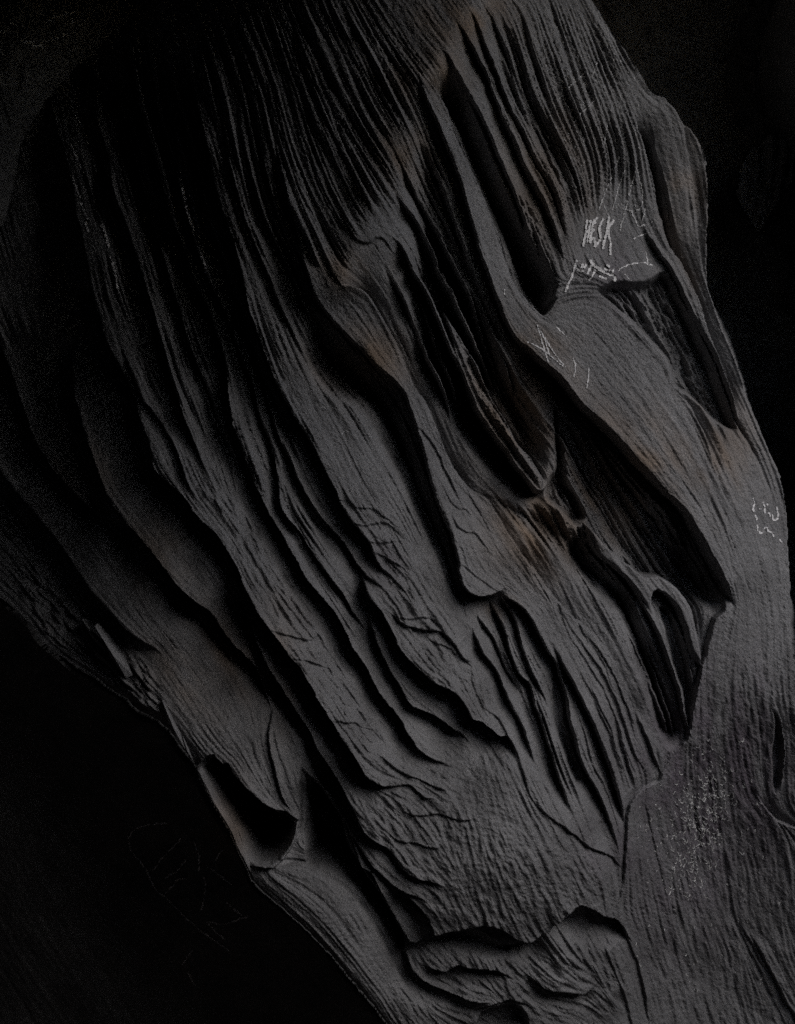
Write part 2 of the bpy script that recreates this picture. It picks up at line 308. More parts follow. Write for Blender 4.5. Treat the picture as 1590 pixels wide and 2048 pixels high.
# ------------------------------------------------------------------ broad form of the wall (cm towards the viewer)
CP = [(300,900,-24.8),(150,1000,-46.5),(0,1000,-80.6),(0,700,-102.3),(150,500,-86.8),(300,500,-49.6),(450,500,-21.7),(600,500,-4),(450,800,-10.8),(200,200,-105.4),(350,200,-71.3),(500,200,-40.3),(650,150,-19.5),(800,150,-3),(920,40,0),(100,320,-117.8),(0,450,-124),(860,170,3),(800,300,4),(740,430,3.5),(690,560,2),(500,0,-49.6),(700,0,-21),(300,0,-93),(1220,480,-6),(1200,150,-7),(1280,300,-7),(1050,100,-7),(1080,300,-8),(1250,800,1),(1400,1000,0),(1150,680,1),(1520,1050,-5),(1580,1150,-9),(1590,950,-11),(1370,400,-12),(1450,680,-10),(1450,1350,-6),(1400,1700,-44),(1550,1800,-58),(1300,1950,-60),(1540,1400,-13),(1590,1600,-34),(1400,2048,-80),(1420,1520,-24),(900,850,-3),(1060,780,-3),(1060,1030,-4),(1150,900,-5),(1250,1050,-6),(1200,1200,-5),(1320,1400,-6),(900,650,-2),(800,900,-2),(860,1100,-1),(650,950,-1),(600,1350,-3),(750,1500,-2),(950,1600,-1),(1000,1780,0),(1150,1750,-1),(1050,1450,-1),(1150,1300,0),(1000,1130,1),(1220,1480,-2),(850,1250,0),(950,1950,-22),(1100,2030,-34),(800,1980,-24),(700,1900,-8),(600,1800,-9),(300,1300,-14),(450,1350,-9),(450,1480,-10),(560,1500,-7),(520,1650,-11),(660,1680,-8),(200,1150,-37.2),(60,1180,-68.2),(60,1350,-50),(250,1450,-30),(960,2100,-36),(1500,2150,-84),(600,2150,-24)]
def rbf(points, X, Y, reg=0.08):
    P = np.array(points, float); sc = 400.0
    p = P[:, :2] / sc
    d = np.hypot(p[:, None, 0] - p[None, :, 0], p[:, None, 1] - p[None, :, 1])
    K = np.sqrt(d * d + 0.4 ** 2) * -1
    n = len(P)
    A = np.zeros((n + 3, n + 3)); A[:n, :n] = K + np.eye(n) * reg
    A[:n, n] = 1; A[:n, n + 1:] = p; A[n, :n] = 1; A[n + 1:, :n] = p.T
    w = np.linalg.solve(A, np.concatenate([P[:, 2], [0, 0, 0]]))
    # evaluated on a coarse grid, then read back smoothly
    out = np.zeros(X.shape)
    for i in range(n):
        out += w[i] * -np.sqrt((X / sc - p[i, 0]) ** 2 + (Y / sc - p[i, 1]) ** 2 + 0.4 ** 2)
    return out + w[n] + w[n + 1] * X / sc + w[n + 2] * Y / sc

def coarse_eval(fn, step=14.0):
    cx = np.arange(-220, 1830, step); cy = np.arange(-220, 2320, step)
    MX, MY = np.meshgrid(cx, cy)
    C = fn(MX, MY)
    fx = np.clip((GX - cx[0]) / step, 0, len(cx) - 1.001); fy = np.clip((GY - cy[0]) / step, 0, len(cy) - 1.001)
    ix = fx.astype(np.int32); iy = fy.astype(np.int32); fx = fx - ix; fy = fy - iy
    return ((C[iy, ix] * (1 - fx) + C[iy, ix + 1] * fx) * (1 - fy) + (C[iy + 1, ix] * (1 - fx) + C[iy + 1, ix + 1] * fx) * fy).astype(np.float32)

H = coarse_eval(lambda x, y: rbf(CP, x, y))
HB = H.copy()                    # depth of the broad form
H += 0.7 * vnoise(GX, GY, 170, 21) + 0.4 * vnoise(GX, GY, 70, 22)


def boxblur(a, r):
    for ax in (0, 1):
        n = a.shape[ax]
        if n < 3: continue
        p = np.concatenate([np.repeat(np.take(a, [0], ax), r + 1, ax), a, np.repeat(np.take(a, [n - 1], ax), r, ax)], ax)
        c = np.cumsum(p, axis=ax, dtype=np.float64)
        a = ((np.take(c, np.arange(2 * r + 1, 2 * r + 1 + n), ax) - np.take(c, np.arange(0, n), ax)) / (2 * r + 1)).astype(np.float32)
    return a
def add_edge(name, pts, A, wl, wh, f, ta, tb):
    pad = 4.2 * max(wl, wh)
    r = line_field(pts, pad)
    if r is None: return
    s_, d, sd, t = r
    tp = np.ones_like(t)
    if ta > 0: tp = tp * sstep(0, ta, t)
    if tb > 0: tp = tp * sstep(0, tb, 1 - t)
    if ta > 0 or tb > 0: tp = boxblur(boxblur(tp.astype(np.float32), 7), 7)
    s = d * sd
    g = sstep(-1.5, 1.5, s)
    # lay the edge unevenly along its length
    amp = A * (0.88 + 0.22 * vnoise(WX[s_], WY[s_], 60, 77))
    tp = tp * sstep(pad, pad * .6, d)
    H[s_] += amp * tp * (g * f * np.exp(-d / wh) - (1 - g) * (1 - f) * np.exp(-d / wl))

def between(a, b, t, n=12):
    out = []
    for ln in (a, b):
        P = smooth_line(ln, 3); sg = np.hypot(*np.diff(P, axis=0).T); cs = np.concatenate([[0], np.cumsum(sg)]); u = np.linspace(0, cs[-1], n)
        out.append(np.stack([np.interp(u, cs, P[:, 0]), np.interp(u, cs, P[:, 1])], -1))
    return [tuple(p) for p in out[0] * (1 - t) + out[1] * t]
ri = np.random.RandomState(17)
for a_, b_, n_, A_, w_ in (('g3', 'g5', 4, 1.5, 8), ('g1', 'g3', 3, 1.1, 7), ('g5', 'g6', 2, 1.6, 8), ('g6', None, 7, 1.3, 8), ('w4', 'w5', 2, .9, 7), ('w3', 'w4', 2, .9, 7), ('fd', None, 6, .8, 7), ('e5', 'e6', 2, .9, 9), ('s2', 's3', 2, 1.2, 6), ('e12', 'e13', 2, .9, 6), ('e11', 'e12', 2, .9, 6)):
    if a_ == 'g6': q_ = [(1150,1230),(1205,1300),(1240,1360),(1262,1420),(1280,1480),(1310,1540),(1300,1600)]
    elif a_ == 'fd': q_ = [(1130,10),(1180,130),(1225,240),(1240,340),(1225,420)]
    else: q_ = L[b_]
    for k in range(n_):
        ln = between(L[a_], q_, (k + .5 + .3 * ri.randn()) / n_)
        i0_ = ri.randint(0, 4); i1_ = 12 - ri.randint(0, 4)
        key = 'x%s%d' % (a_, k); L[key] = [(x + ri.randn() * 1.5, y) for x, y in ln[i0_:i1_]]
        E[key] = (A_ * (.7 + .6 * ri.rand()), w_, w_, .4, .2, .25)
DEEP = {'lobe_a', 'lobe_b', 'lobe_c', 'w1', 'w1b', 'w3', 'w6', 'w7', 'w8', 'e5', 'e6', 'w4', 'w5'}
for k, v in E.items():
    v = list(v)
    if k in DEEP:
        v[0] *= 2.5; v[1] *= 1.55; v[3] *= .35
    elif k in ('e11', 'e12', 'e13', 's1', 's1b', 's2', 's3', 's4', 'g1', 'g2', 'g3', 'g4', 'g5', 'g6', 'fa', 'fb', 'fc', 'fd', 'f0', 'f1l', 'cav_r', 'led1', 'led2', 'led3', 'led4', 'led5', 'led6', 'led7', 'r1x'):
        v[0] *= 2.1; v[1] *= 1.3; v[3] *= .5
    elif k[0] == 'k':
        v[0] *= 1.7; v[1] *= 1.25
    elif k[0] == 'q':
        v[0] *= 1.3
    add_edge(k, L[k], *v)

# the rounded crest from which the flutes fall away
s_, d, sd, t = line_field([(960,-40),(935,25),(885,115),(835,225),(785,325),(745,420),(690,560),(660,620)], 130)
H[s_] += 3.4 * np.exp(-(d / 50) ** 2) * sstep(0, .1, 1 - t)
# ------------------------------------------------------------------ hollows and pits: polygon, depth cm, feather
def soft_poly(poly, feather):
    P = smooth_line(list(poly) + [poly[0]], 2)
    r = line_field(list(poly) + [poly[0]], feather * 1.5 + 6)
    m = inside(P[:-1], WX, WY)
    out = m.astype(np.float32)
    s_, d, sd, t = r
    dd = np.where(m[s_], d, -d)
    out[s_] = np.where(m[s_], sstep(0, feather, d), 0)
    return out
R2R = L['r2r'][::-1]
POLY = {
 'h1': [(905,130),(930,165),(960,235),(1000,330),(1040,420),(1090,500),(1120,560),(1105,600),(1088,622),(1045,582),(1018,526),(1008,483),(975,400),(945,330),(905,240),(870,172)],
 'h2': [(1190,578),(1230,560),(1290,560),(1330,540),(1360,585),(1400,660),(1430,720),(1460,800),(1480,860),(1440,850),(1390,800),(1350,770),(1335,720),(1270,650),(1215,606)],
 'pit': [(1108,800),(1122,818),(1130,880),(1148,960),(1170,1000),(1180,1040),(1150,1055),(1115,1020),(1092,1000),(1096,960),(1112,930),(1108,870)],
 'h3': [(1150,1060),(1170,1055),(1190,1110),(1240,1155),(1275,1190),(1290,1240),(1330,1330),(1360,1420),(1375,1470),(1335,1500),(1310,1450),(1270,1330),(1235,1240),(1180,1180),(1130,1110)],
 'h3b': [(1370,1050),(1400,1075),(1430,1135),(1458,1195),(1446,1222),(1425,1235),(1400,1200),(1360,1160),(1345,1130)],
 'h3c': [(1318,1215),(1345,1215),(1365,1260),(1385,1320),(1392,1380),(1378,1440),(1362,1380),(1340,1300)],
 'cav': [(606,1560),(640,1600),(680,1660),(700,1710),(730,1760),(760,1800),(790,1860),(815,1900),(800,1920),(770,1870),(735,1820),(690,1775),(640,1750),(606,1730)],
 'bowl': [(402,1540),(420,1518),(440,1534),(456,1536),(475,1568),(505,1600),(540,1626),(590,1655),(582,1688),(560,1716),(540,1730),(503,1732),(480,1680),(450,1620),(415,1560)],
 'slit': [(1272,250),(1292,300),(1303,350),(1318,420),(1328,455),(1345,500),(1352,495),(1342,440),(1330,370),(1315,300),(1300,262)],
 'gorge': [(1110,1335),(1128,1400),(1135,1450),(1150,1500),(1172,1560),(1150,1570),(1120,1500),(1100,1420)],
 'gorge2': [(1205,1640),(1235,1700),(1245,1760),(1240,1800),(1215,1720),(1190,1650)],
 'low': [(1000,1890),(1060,1892),(1040,1920),(960,1920),(900,1905),(870,1890),(940,1866)],
 'fins': [(830,280),(870,300),(910,400),(940,500),(975,580),(1010,660),(1000,760),(950,760),(900,680),(850,560),(810,470)],
 'under': [(1152,800),(1228,873),(1336,990),(1384,1046),(1440,1157),(1432,1232),(1400,1300),(1330,1250),(1260,1200),(1190,1130),(1130,1060),(1105,960),(1110,820)],
 'scoop': [(615,600),(660,640),(700,678),(750,728),(797,770),(828,848),(855,942),(890,1052),(913,1125),(928,1185),(938,1250),(905,1200),(865,1110),(820,1020),(778,935),(738,862),(700,815),(650,788),(612,742),(600,690)],
 'valley': [(800,560),(820,500),(850,430),(890,450),(930,540),(975,620),(1010,690),(1060,760),(1100,860),(1095,960),(1060,1005),(990,965),(935,905),(885,825),(835,725)],
 'slope': [(960,985),(1060,1000),(1110,1010),(1180,1060),(1220,1140),(1190,1200),(1110,1120),(1040,1060)],
 'flank': [(925,40),(1000,50),(1100,240),(1165,400),(1115,590),(1040,430),(960,230)],
 'hole': [(960,2025),(1000,2012),(1045,2015),(1055,2060),(950,2070)],
 'notch': [(1542,1415),(1560,1440),(1572,1500),(1565,1560),(1550,1590),(1543,1520),(1548,1460)],
}
for name, dep, fe in (('h1',31,46),('h2',9,16),('pit',14,16),('h3',14,40),('h3b',10,40),('h3c',7,12),('cav',34,26),('bowl',58,18),('slit',9,9),('gorge',4,16),('gorge2',1.2,12),('fins',10,48),('valley',16,55),('slope',8,50),('under',13,80),('scoop',20,58),('low',5,22),('hole',9,14),('notch',4,9)):
    H -= dep * soft_poly(POLY[name], fe)

# slim ribs and forks that bridge the hollows
def raise_to(poly, h, fe=7, curve=1.2):
    global H
    m = soft_poly(poly, fe)
    H = np.where(m > 0, np.maximum(H, H * (1 - m) + (h + curve * vnoise(GX, GY, 60, 46)) * m), H).astype(np.float32)
FORK = [(1166,1040),(1190,1062),(1225,1100),(1260,1127),(1290,1147),(1330,1150),(1365,1180),(1386,1210),(1396,1250),(1405,1330),(1381,1300),(1356,1223),(1318,1185),(1308,1215),(1331,1285),(1353,1350),(1372,1420),(1382,1475),(1366,1430),(1345,1361),(1312,1265),(1276,1188),(1230,1140),(1195,1110)]
raise_to(FORK, -3)
raise_to(L['t1l'] + L['t1r'], -8, 6)
raise_to(L['f1l'] + L['f1r'], -2, 5)
def thin(line, w, h, taper=.25):
    P = smooth_line(line, 2); n = len(P)
    T = np.gradient(P, axis=0); T /= np.linalg.norm(T, axis=1)[:, None] + 1e-9
    N = np.stack([-T[:, 1], T[:, 0]], -1)
    t = np.linspace(0, 1, n); ww = .5 * w * np.clip(np.minimum(t, 1 - t) / taper, .15, 1)[:, None]
    raise_to([tuple(p) for p in np.vstack([P + N * ww, (P - N * ww)[::-1]])], h, w * .45, .6)
for k, w, h in (('s1', 20, -3), ('s1b', 14, -6), ('s2', 20, -3), ('s3', 14, -5), ('s4', 12, -6), ('fa', 13, -8), ('fb', 10, -7), ('fc', 9, -6), ('f0', 10, -14), ('fin', 12, -9)):
    thin(L[k], w, h)
for ln in ([(1215,1215),(1245,1290),(1268,1370),(1288,1450)], [(1290,1290),(1316,1360),(1338,1430),(1352,1480)], [(1335,1290),(1352,1350),(1368,1420)], [(1362,1255),(1380,1320),(1390,1390)], [(1225,1260),(1250,1340),(1262,1400)], [(1385,1240),(1402,1290),(1408,1330)], [(1195,1180),(1225,1250),(1250,1310)]):
    thin(ln, 11, -9)
for ln in ([(830,570),(850,620),(872,690),(900,760)], [(930,560),(950,620),(975,690),(1000,750)], [(955,570),(980,640),(1005,710),(1035,790)], [(905,500),(930,560),(950,610)], [(860,640),(885,710),(905,770),(925,840)]):
    thin(ln, 12, -8)
raise_to([(385,1535),(390,1548),(418,1602),(453,1662),(478,1712),(496,1750),(502,1742),(482,1690),(456,1630),(424,1570),(406,1534)], -10, 8)
# ------------------------------------------------------------------ the cave beyond the fluted face
def poly_grid(p): return inside(p, WX, WY)
far = 3500
P_LL = [(-far, 1100)] + L['edge_ll'] + [(960, far), (-far, far)]
P_UL = [(-far, -far), (330, -far), (300, -60), (265, 0), (240, 30), (200, 70), (150, 120), (110, 165), (82, 200), (72, 220), (45, 262), (25, 330), (10, 400), (0, 440), (-60, 560), (-far, 900)]
P_UR = [(far, -far), (1120, -far), (1160, -60)] + [p for p in L['sil'][::-1]][1:] + [(1351,216),(1366,247),(1378,255),(1400,290),(1412,320),(1415,400),(1414,480),(1418,560),(1442,639),(1467,702),(1487,757),(1499,800),(1530,880),(1560,950),(1575,1030),(1580,1180),(1588,1300),(1602,1420),(far,1500)]
P_SH = [(1590,360),(1577,372),(1566,392),(1564,402),(1550,412),(1542,425),(1536,436),(1530,443),(1524,462),(1517,469),(1508,460),(1500,440),(1490,425),(1479,408),(1470,385),(1478,340),(1500,300),(1540,270),(1600,250),(1700,260),(1760,330),(1700,360)]
m_ll = poly_grid(P_LL); m_ul = poly_grid(P_UL); m_ur = poly_grid(P_UR) & ~m_ll; m_sh = poly_grid(P_SH)

def dist_to(pts, pad, big):
    out = np.full(GX.shape, big, np.float32)
    r = line_field(pts, pad); s_, d, sd, t = r
    out[s_] = np.minimum(d, big)
    return out
d_ll = dist_to(L['edge_ll'], 1000, 1000)
d_ul = dist_to(P_UL[2:-2], 160, 150)
d_ur = dist_to(P_UR[2:-1], 260, 250)
Hm = H.copy()
# rounding of the main mass towards its silhouettes
H -= np.where(~m_ll, 10 * np.exp(-d_ll / 16), 0) * sstep(1300, 1420, GY) * 0.5
wall_ll = -95 - 0.20 * d_ll + 5 * fbm(GX, GY, 300, 31, 3)
wall_ll = wall_ll + 0.9 * sstep(-8, 8, (GX * 0.62 - GY * 0.52 + 690) ) * 6
wall_ur = -140 + 10 * fbm(GX, GY, 260, 35, 4)
HB0 = HB
H_main = H.copy()
HB_ll = -95 - 0.20 * d_ll
HB = np.where(m_sh & m_ur, -112, HB)
HB = np.where(m_ll, -95 - 0.20 * d_ll, np.where(m_ur & ~m_sh, -140, np.where(m_ul, -85, HB)))
H = np.where(m_ll, wall_ll, H)
H = np.where(m_ur, wall_ur, H)
roof_ul = -85 + 6 * fbm(GX, GY, 240, 41, 3) - 9 * np.exp(-d_ul / 30)
H = np.where(m_ul, roof_ul, H)
H = np.where(m_sh & m_ur, -112 + 5 * fbm(GX, GY, 90, 44, 3) + (GY - 360) * 0.05 - 6 * sstep(40, 0, d_ur), H)
# faint ledge line on the upper right wall
r = line_field([(1335,186),(1360,165),(1400,137),(1430,126),(1470,135),(1500,146),(1545,165),(1600,182)][::-1], 90)
s_, d, sd, t = r
H[s_] += np.where(m_ur[s_], 7 * np.where(sd > 0, .3 * np.exp(-d / 20), -.7 * np.exp(-d / 20)) * sstep(0, .1, t) * sstep(0, .1, 1 - t), 0)

# ------------------------------------------------------------------ direction of the bedding (for the fine relief)
GUIDE = [[(1050,0),(1100,200),(1150,330),(1180,420)],[(1200,40),(1250,200),(1262,330),(1250,420)],[(1120,0),(1170,180),(1215,320),(1215,420)],
 [(600,0),(690,200),(770,330),(815,400)],[(750,0),(815,110),(870,190)],[(450,0),(520,180),(580,330),(640,460)],[(850,0),(890,60),(930,110)],
 [(1450,1250),(1420,1500),(1430,1750),(1500,2048)],[(1560,1250),(1550,1600),(1570,1900)],[(1300,1600),(1340,1800),(1400,2048)],[(1360,1400),(1400,1600),(1420,1800)],
 [(950,1300),(965,1500),(970,1650)],[(950,1880),(985,1960),(1040,2048)],[(1090,1880),(1150,1960),(1250,2048)],[(700,1760),(760,1900),(840,2048)],[(520,1770),(640,1880),(740,2000)],
 [(60,1350),(250,1700),(480,2048)],[(0,1500),(150,1800),(300,2048)],[(300,1300),(420,1480),(480,1580)],[(200,1080),(260,1180),(330,1300)],
 [(1180,850),(1220,960),(1300,1090)],[(1000,700),(1030,800),(1090,870)],[(930,880),(1000,960),(1100,1080)],[(700,650),(640,720),(740,800),(800,900)],
 [(600,620),(660,700),(740,780)],[(1300,600),(1380,760),(1440,840)],[(1200,700),(1320,860),(1430,1050)],[(1050,0),(1040,0)],[(1380,30),(1420,260),(1460,500)],[(1540,20),(1560,300),(1500,460)],[(880,1500),(930,1650),(980,1830)],[(1050,1560),(1120,1680),(1190,1800)],[(780,1600),(850,1720),(900,1840)]]
fl = []
for k, p in list(L.items()) + [('g', g) for g in GUIDE]:
    if k[0] in 'kq' or k in ('r4', 'y1t', 'led3', 'led4', 'bowl_r', 'v3', 'led8', 'led6'): continue
    P = smooth_line(p, 2)
    for a, b in zip(P[:-1], P[1:]):
        n = max(1, int(np.hypot(*(b - a)) / 30))
        for i in range(n):
            q = a + (b - a) * (i + .5) / n
            th = math.atan2(b[1] - a[1], b[0] - a[0])
            fl.append((q[0], q[1], math.cos(2 * th), math.sin(2 * th)))
fl = np.array(fl)
def flow_c(i):
    def f(x, y):
        num = np.zeros(x.shape); den = np.zeros(x.shape) + 1e-9
        for q in fl:
            w = 1.0 / (((x - q[0]) ** 2 + (y - q[1]) ** 2) / 400 + 1) ** 1.6
            num += w * q[2 + i]; den += w
        return num / den
    return f
TH = 0.5 * np.arctan2(coarse_eval(flow_c(1), 22.0), coarse_eval(flow_c(0), 22.0))
TH += 0.05 * vnoise(GX, GY, 70, 51) + 0.03 * vnoise(GX, GY, 24, 52)
DX = np.cos(TH).astype(np.float32); DY = np.sin(TH).astype(np.float32)

def lic(src, n, step):
    """smear a noise along the bedding"""
    I, J = np.meshgrid(np.arange(NX, dtype=np.float32), np.arange(NY, dtype=np.float32))
    acc = src.copy(); wsum = 1.0
    for sg in (1, -1):
        x = I.copy(); y = J.copy(); px = DX * sg; py = DY * sg
        for k in range(n):
            x += px * step; y += py * step
            ix = np.clip(x + .5, 0, NX - 1).astype(np.int32); iy = np.clip(y + .5, 0, NY - 1).astype(np.int32)
            qx = DX[iy, ix]; qy = DY[iy, ix]
            s = np.where(qx * px + qy * py < 0, -1, 1)
            px = qx * s; py = qy * s
            w = 0.5 + 0.5 * math.cos(math.pi * (k + 1) / (n + 1))
            acc += w * src[iy, ix]; wsum += w
    acc /= wsum
    acc -= acc.mean(); acc /= acc.std() + 1e-9
    return acc.astype(np.float32)
rng = np.random.RandomState(5)
def blurred(sig, seed):
    I, J = np.meshgrid(np.arange(NX, dtype=np.float32), np.arange(NY, dtype=np.float32))
    return vnoise(I, J, sig, seed) + 0.5 * vnoise(I, J, sig * .5, seed + 9)
S_f = lic(blurred(2.4, 61), 40, 1.7)
S_m = lic(blurred(4.4, 63), 60, 2.4)
S_c = lic(blurred(10.0, 65), 60, 3.4)
S_s = lic(blurred(3.2, 67), 7, 1.6)          # short chips
print('lic', time.time() - T0)

# ------------------------------------------------------------------ where the surface is smooth, striated, chipped or rough
def region(poly, fe): return soft_poly(poly, fe)
smooth_p = [
 [(500,1230),(560,1290),(640,1410),(720,1530),(800,1560),(780,1480),(700,1330),(640,1220),(560,1110),(520,1130)],
 [(1000,1140),(1080,1170),(1180,1290),(1260,1420),(1240,1480),(1170,1400),(1100,1300),(1040,1210)],
 L['r2l'] + [(1478,1195),(1440,1060),(1425,960),(1400,870),(1370,810),(1330,750),(1270,665),(1200,592),(1110,606),(1088,630),(1040,588),(1010,520),(985,440),(950,360),(910,260),(866,175)],
 [(590,560),(629,592),(667,645),(722,700),(797,775),(828,850),(860,950),(900,1065),(925,1160),(958,1195),(1000,1180),(1060,1150),(1000,1040),(940,975),(880,880),(820,760),(757,622),(720,580),(690,575),(650,520)],
 [(545,760),(590,835),(640,920),(700,1040),(760,1130),(840,1180),(800,1060),(740,930),(690,830),(640,770),(610,740)],
 [(1430,1240),(1470,1190),(1590,1150),(1590,1450),(1480,1500),(1390,1450),(1400,1340)],
 [(1440,850),(1500,880),(1570,1050),(1580,1300),(1500,1300),(1460,1150)],
 [(1345,420),(1390,420),(1395,500),(1440,640),(1400,580),(1360,500)],
 [(1300,250),(1320,300),(1375,330),(1385,420),(1350,440),(1325,340)],
 [(640,440),(690,455),(725,492),(765,482),(800,520),(840,600),(800,560),(760,505),(720,520),(690,510)],
 L['y1l'][:8] + [(1318,1255),(1306,1205),(1345,1185),(1330,1150),(1260,1130)],
 [(150,680),(151,800),(200,955),(235,1025),(350,1170),(430,1250),(480,1290),(400,1120),(300,990),(230,800),(180,720)],
 [(0,700),(33,785),(75,896),(171,1019),(215,1020),(150,800),(100,650)],
 [(0,950),(100,1070),(186,1190),(300,1300),(400,1400),(450,1350),(300,1150),(200,1050),(100,960)],
 [(475,1200),(526,1320),(614,1467),(700,1610),(740,1600),(640,1430),(540,1290)],
 [(1085,1130),(1150,1200),(1240,1340),(1260,1400),(1180,1400),(1110,1310),(1040,1200),(1010,1180)],
]
SM = np.zeros_like(H)
for p in smooth_p: SM = np.maximum(SM, region(p, 14))
scaly_p = [
 [(350,950),(420,960),(520,1010),(620,1150),(720,1320),(830,1480),(920,1560),(1000,1640),(1240,1730),(1240,1840),(1080,1880),(880,1870),(780,1780),(680,1620),(540,1270),(460,1110)],
 [(650,960),(760,980),(860,1150),(960,1300),(1040,1500),(1000,1600),(900,1500),(800,1320),(700,1100)],
 [(800,1880),(1100,1880),(1250,1860),(1240,2048),(800,2048)],
]
SC = np.zeros_like(H)
for p in scaly_p: SC = np.maximum(SC, region(p, 50))
rough_p = [POLY['h2'], POLY['pit'], [(1080,400),(1120,560),(1088,622),(1020,540),(1000,430),(1040,380)], [(1300,960),(1370,1030),(1440,1150),(1440,1230),(1360,1160),(1290,1080)], [(1100,1000),(1190,1050),(1330,1150),(1400,1230),(1300,1200),(1180,1170)],
 [(0,1120),(80,1120),(180,1210),(280,1300),(330,1400),(300,1440),(180,1350),(60,1260)]]
RO = np.zeros_like(H)
for p in rough_p: RO = np.maximum(RO, region(p, 26))
ribbed_p = [[(95,190),(330,60),(470,520),(600,760),(700,1000),(640,1160),(500,1000),(380,900),(300,820),(200,600)], [(330,60),(520,0),(700,0),(860,140),(700,560),(600,560),(470,520),(420,400)], [(930,30),(1160,0),(1290,200),(1290,380),(1180,440),(1110,600),(1040,400),(980,200)], [(640,520),(640,620),(760,760),(820,880),(720,820),(620,740),(560,600)], [(830,380),(1000,620),(1080,760),(1060,900),(950,800),(850,560)],
 [(1000,1200),(1080,1280),(1150,1480),(1230,1700),(1150,1640),(1050,1480),(950,1280)]]
RB = np.zeros_like(H)
for p in ribbed_p: RB = np.maximum(RB, region(p, 60))
print('regions', time.time() - T0)

core = (sstep(-150, -40, GX) * sstep(1750, 1630, GX) * sstep(-150, -40, GY) * sstep(2200, 2088, GY)).astype(np.float32)
def ridge(s):        # lines with sharp dark grooves and rounded crests
    return np.where(s < -0.9, -0.9 + (s + 0.9) * 2.2, s)
LF = region([(770,1500),(870,1500),(940,1470),(1030,1540),(1121,1660),(1235,1740),(1225,1830),(1160,1805),(1080,1868),(960,1845),(880,1860),(850,1800),(800,1730)], 50)
SF = region([(1360,1380),(1600,1300),(1620,2100),(1330,2100),(1250,1850),(1270,1620)], 60)
amp_s = np.clip(0.65 + 0.7 * fbm(GX, GY, 95, 48, 3) + .35 * RB, .15, 1.3) * (1 - 0.93 * SM) * (1 - 0.68 * SC) * (1 - .75 * LF) * (1 - .8 * SF * (0.8 + 0.4 * vnoise(GX, GY, 90, 49)))
D = amp_s * ((0.28 + 0.34 * RB) * S_f + 0.60 * ridge(S_m) * (0.36 + 0.7 * RB) + 0.55 * ridge(S_c) * (0.10 + 0.35 * RB))
# open cracks along the bedding
ck = sstep(1.55, 2.5, S_m) * (0.4 + 0.6 * (vnoise(GX, GY, 70, 71) > -0.2))
D -= (0.55 * (1 - 0.6 * RO)) * ck * (0.6 + 0.4 * SM)
ck2 = sstep(1.9, 2.7, S_f) * sstep(-0.1, 0.5, vnoise(GX, GY, 60, 72))
D -= (0.22 + 0.5 * SM) * ck2
# in the troughs the beds stand out more strongly
TR = np.zeros_like(H)
for k in ('scoop', 'under', 'fins', 'valley', 'slope', 'h1', 'h3', 'cav', 'bowl'): TR = np.maximum(TR, soft_poly(POLY[k], 30))
D += TR * (1 - RO * .5) * (0.6 * S_f + 1.0 * ridge(S_m))
# flaked beds: terraces cut across a smeared noise
tn = 1.3 * vnoise(WX + 6 * S_s, WY, 60, 81) + 0.8 * vnoise(WX, WY + 4 * S_s, 26, 82) + 0.35 * S_m + 0.22 * S_s - 0.004 * (GX * 0.5 - GY * 0.6)
q = tn * 3.2; fq = q - np.floor(q)
terr = (np.floor(q) + sstep(0.0, 0.14, fq) - 0.55 * fq) / 3.2
D += SF * (0.30 * fbm(WX * 1.3, WY * .6, 26, 56, 4) + 0.12 * S_s + 0.35 * np.minimum(0, S_m + 1.3))
D += LF * (0.16 * fbm(WX, WY * 1.6, 10, 58, 3) + .2 * np.abs(fbm(WX, WY * 2, 30, 59, 3)))
D += SC * (1 - .4 * LF) * (0.6 * terr + 0.12 * S_s + 0.20 * fbm(WX, WY, 11, 88, 3))
q = (vnoise(WX, WY, 34, 85) + 0.5 * S_c * .6 + 0.3 * S_s) * 2.4; fq = q - np.floor(q)
D += SM * (1 - SC) * 0.20 * sstep(-.1, .4, vnoise(GX, GY, 150, 86)) * (sstep(0, .12, fq) - .9 * fq)
# rough broken rock
rg = fbm(WX, WY, 34, 91, 4, .6)
D += RO * (0.8 * S_s + 1.2 * np.abs(rg) + 0.8 * S_m)
D += 0.055 * np.random.RandomState(8).randn(NY, NX).astype(np.float32) + 0.07 * vnoise(GX, GY, 4.5, 57)
D += SM * (0.06 * S_f + 0.03 * ridge(S_m) + 0.09 * fbm(WX, WY, 14, 53, 3))
D += 0.10 * fbm(GX, GY, 9, 95, 2) * (1 - .6 * SM) + 0.06 * S_s
D = np.where(m_ll, 0.22 * D + 0.12 * S_m + 0.5 * fbm(WX, WY, 40, 98, 3), D)
D = np.where(m_ur | m_ul, 0.35 * D + 0.8 * fbm(WX, WY, 30, 97, 4), D)
D = np.where(m_sh & m_ur, D + 1.6 * S_m, D)
D *= 1 - .85 * soft_poly(FORK, 8)
EXTRA = D * core
# ------------------------------------------------------------------ unseen rock outside the picture, raised to shade the wall
EXTRA = EXTRA + 100 * sstep(-30, -330, GY) * sstep(1020, 700, GX)                      # brow added to shade the upper left
EXTRA = EXTRA + 70 * sstep(-30, -260, GY) * sstep(1240, 1400, GX)                     # brow added to shade the upper right
EXTRA = EXTRA + 200 * sstep(-500, -1400, GY)
EXTRA = EXTRA + 190 * sstep(-200, -1500, GX)
H = H + EXTRA
H = H.astype(np.float32)
print('heights', time.time() - T0)

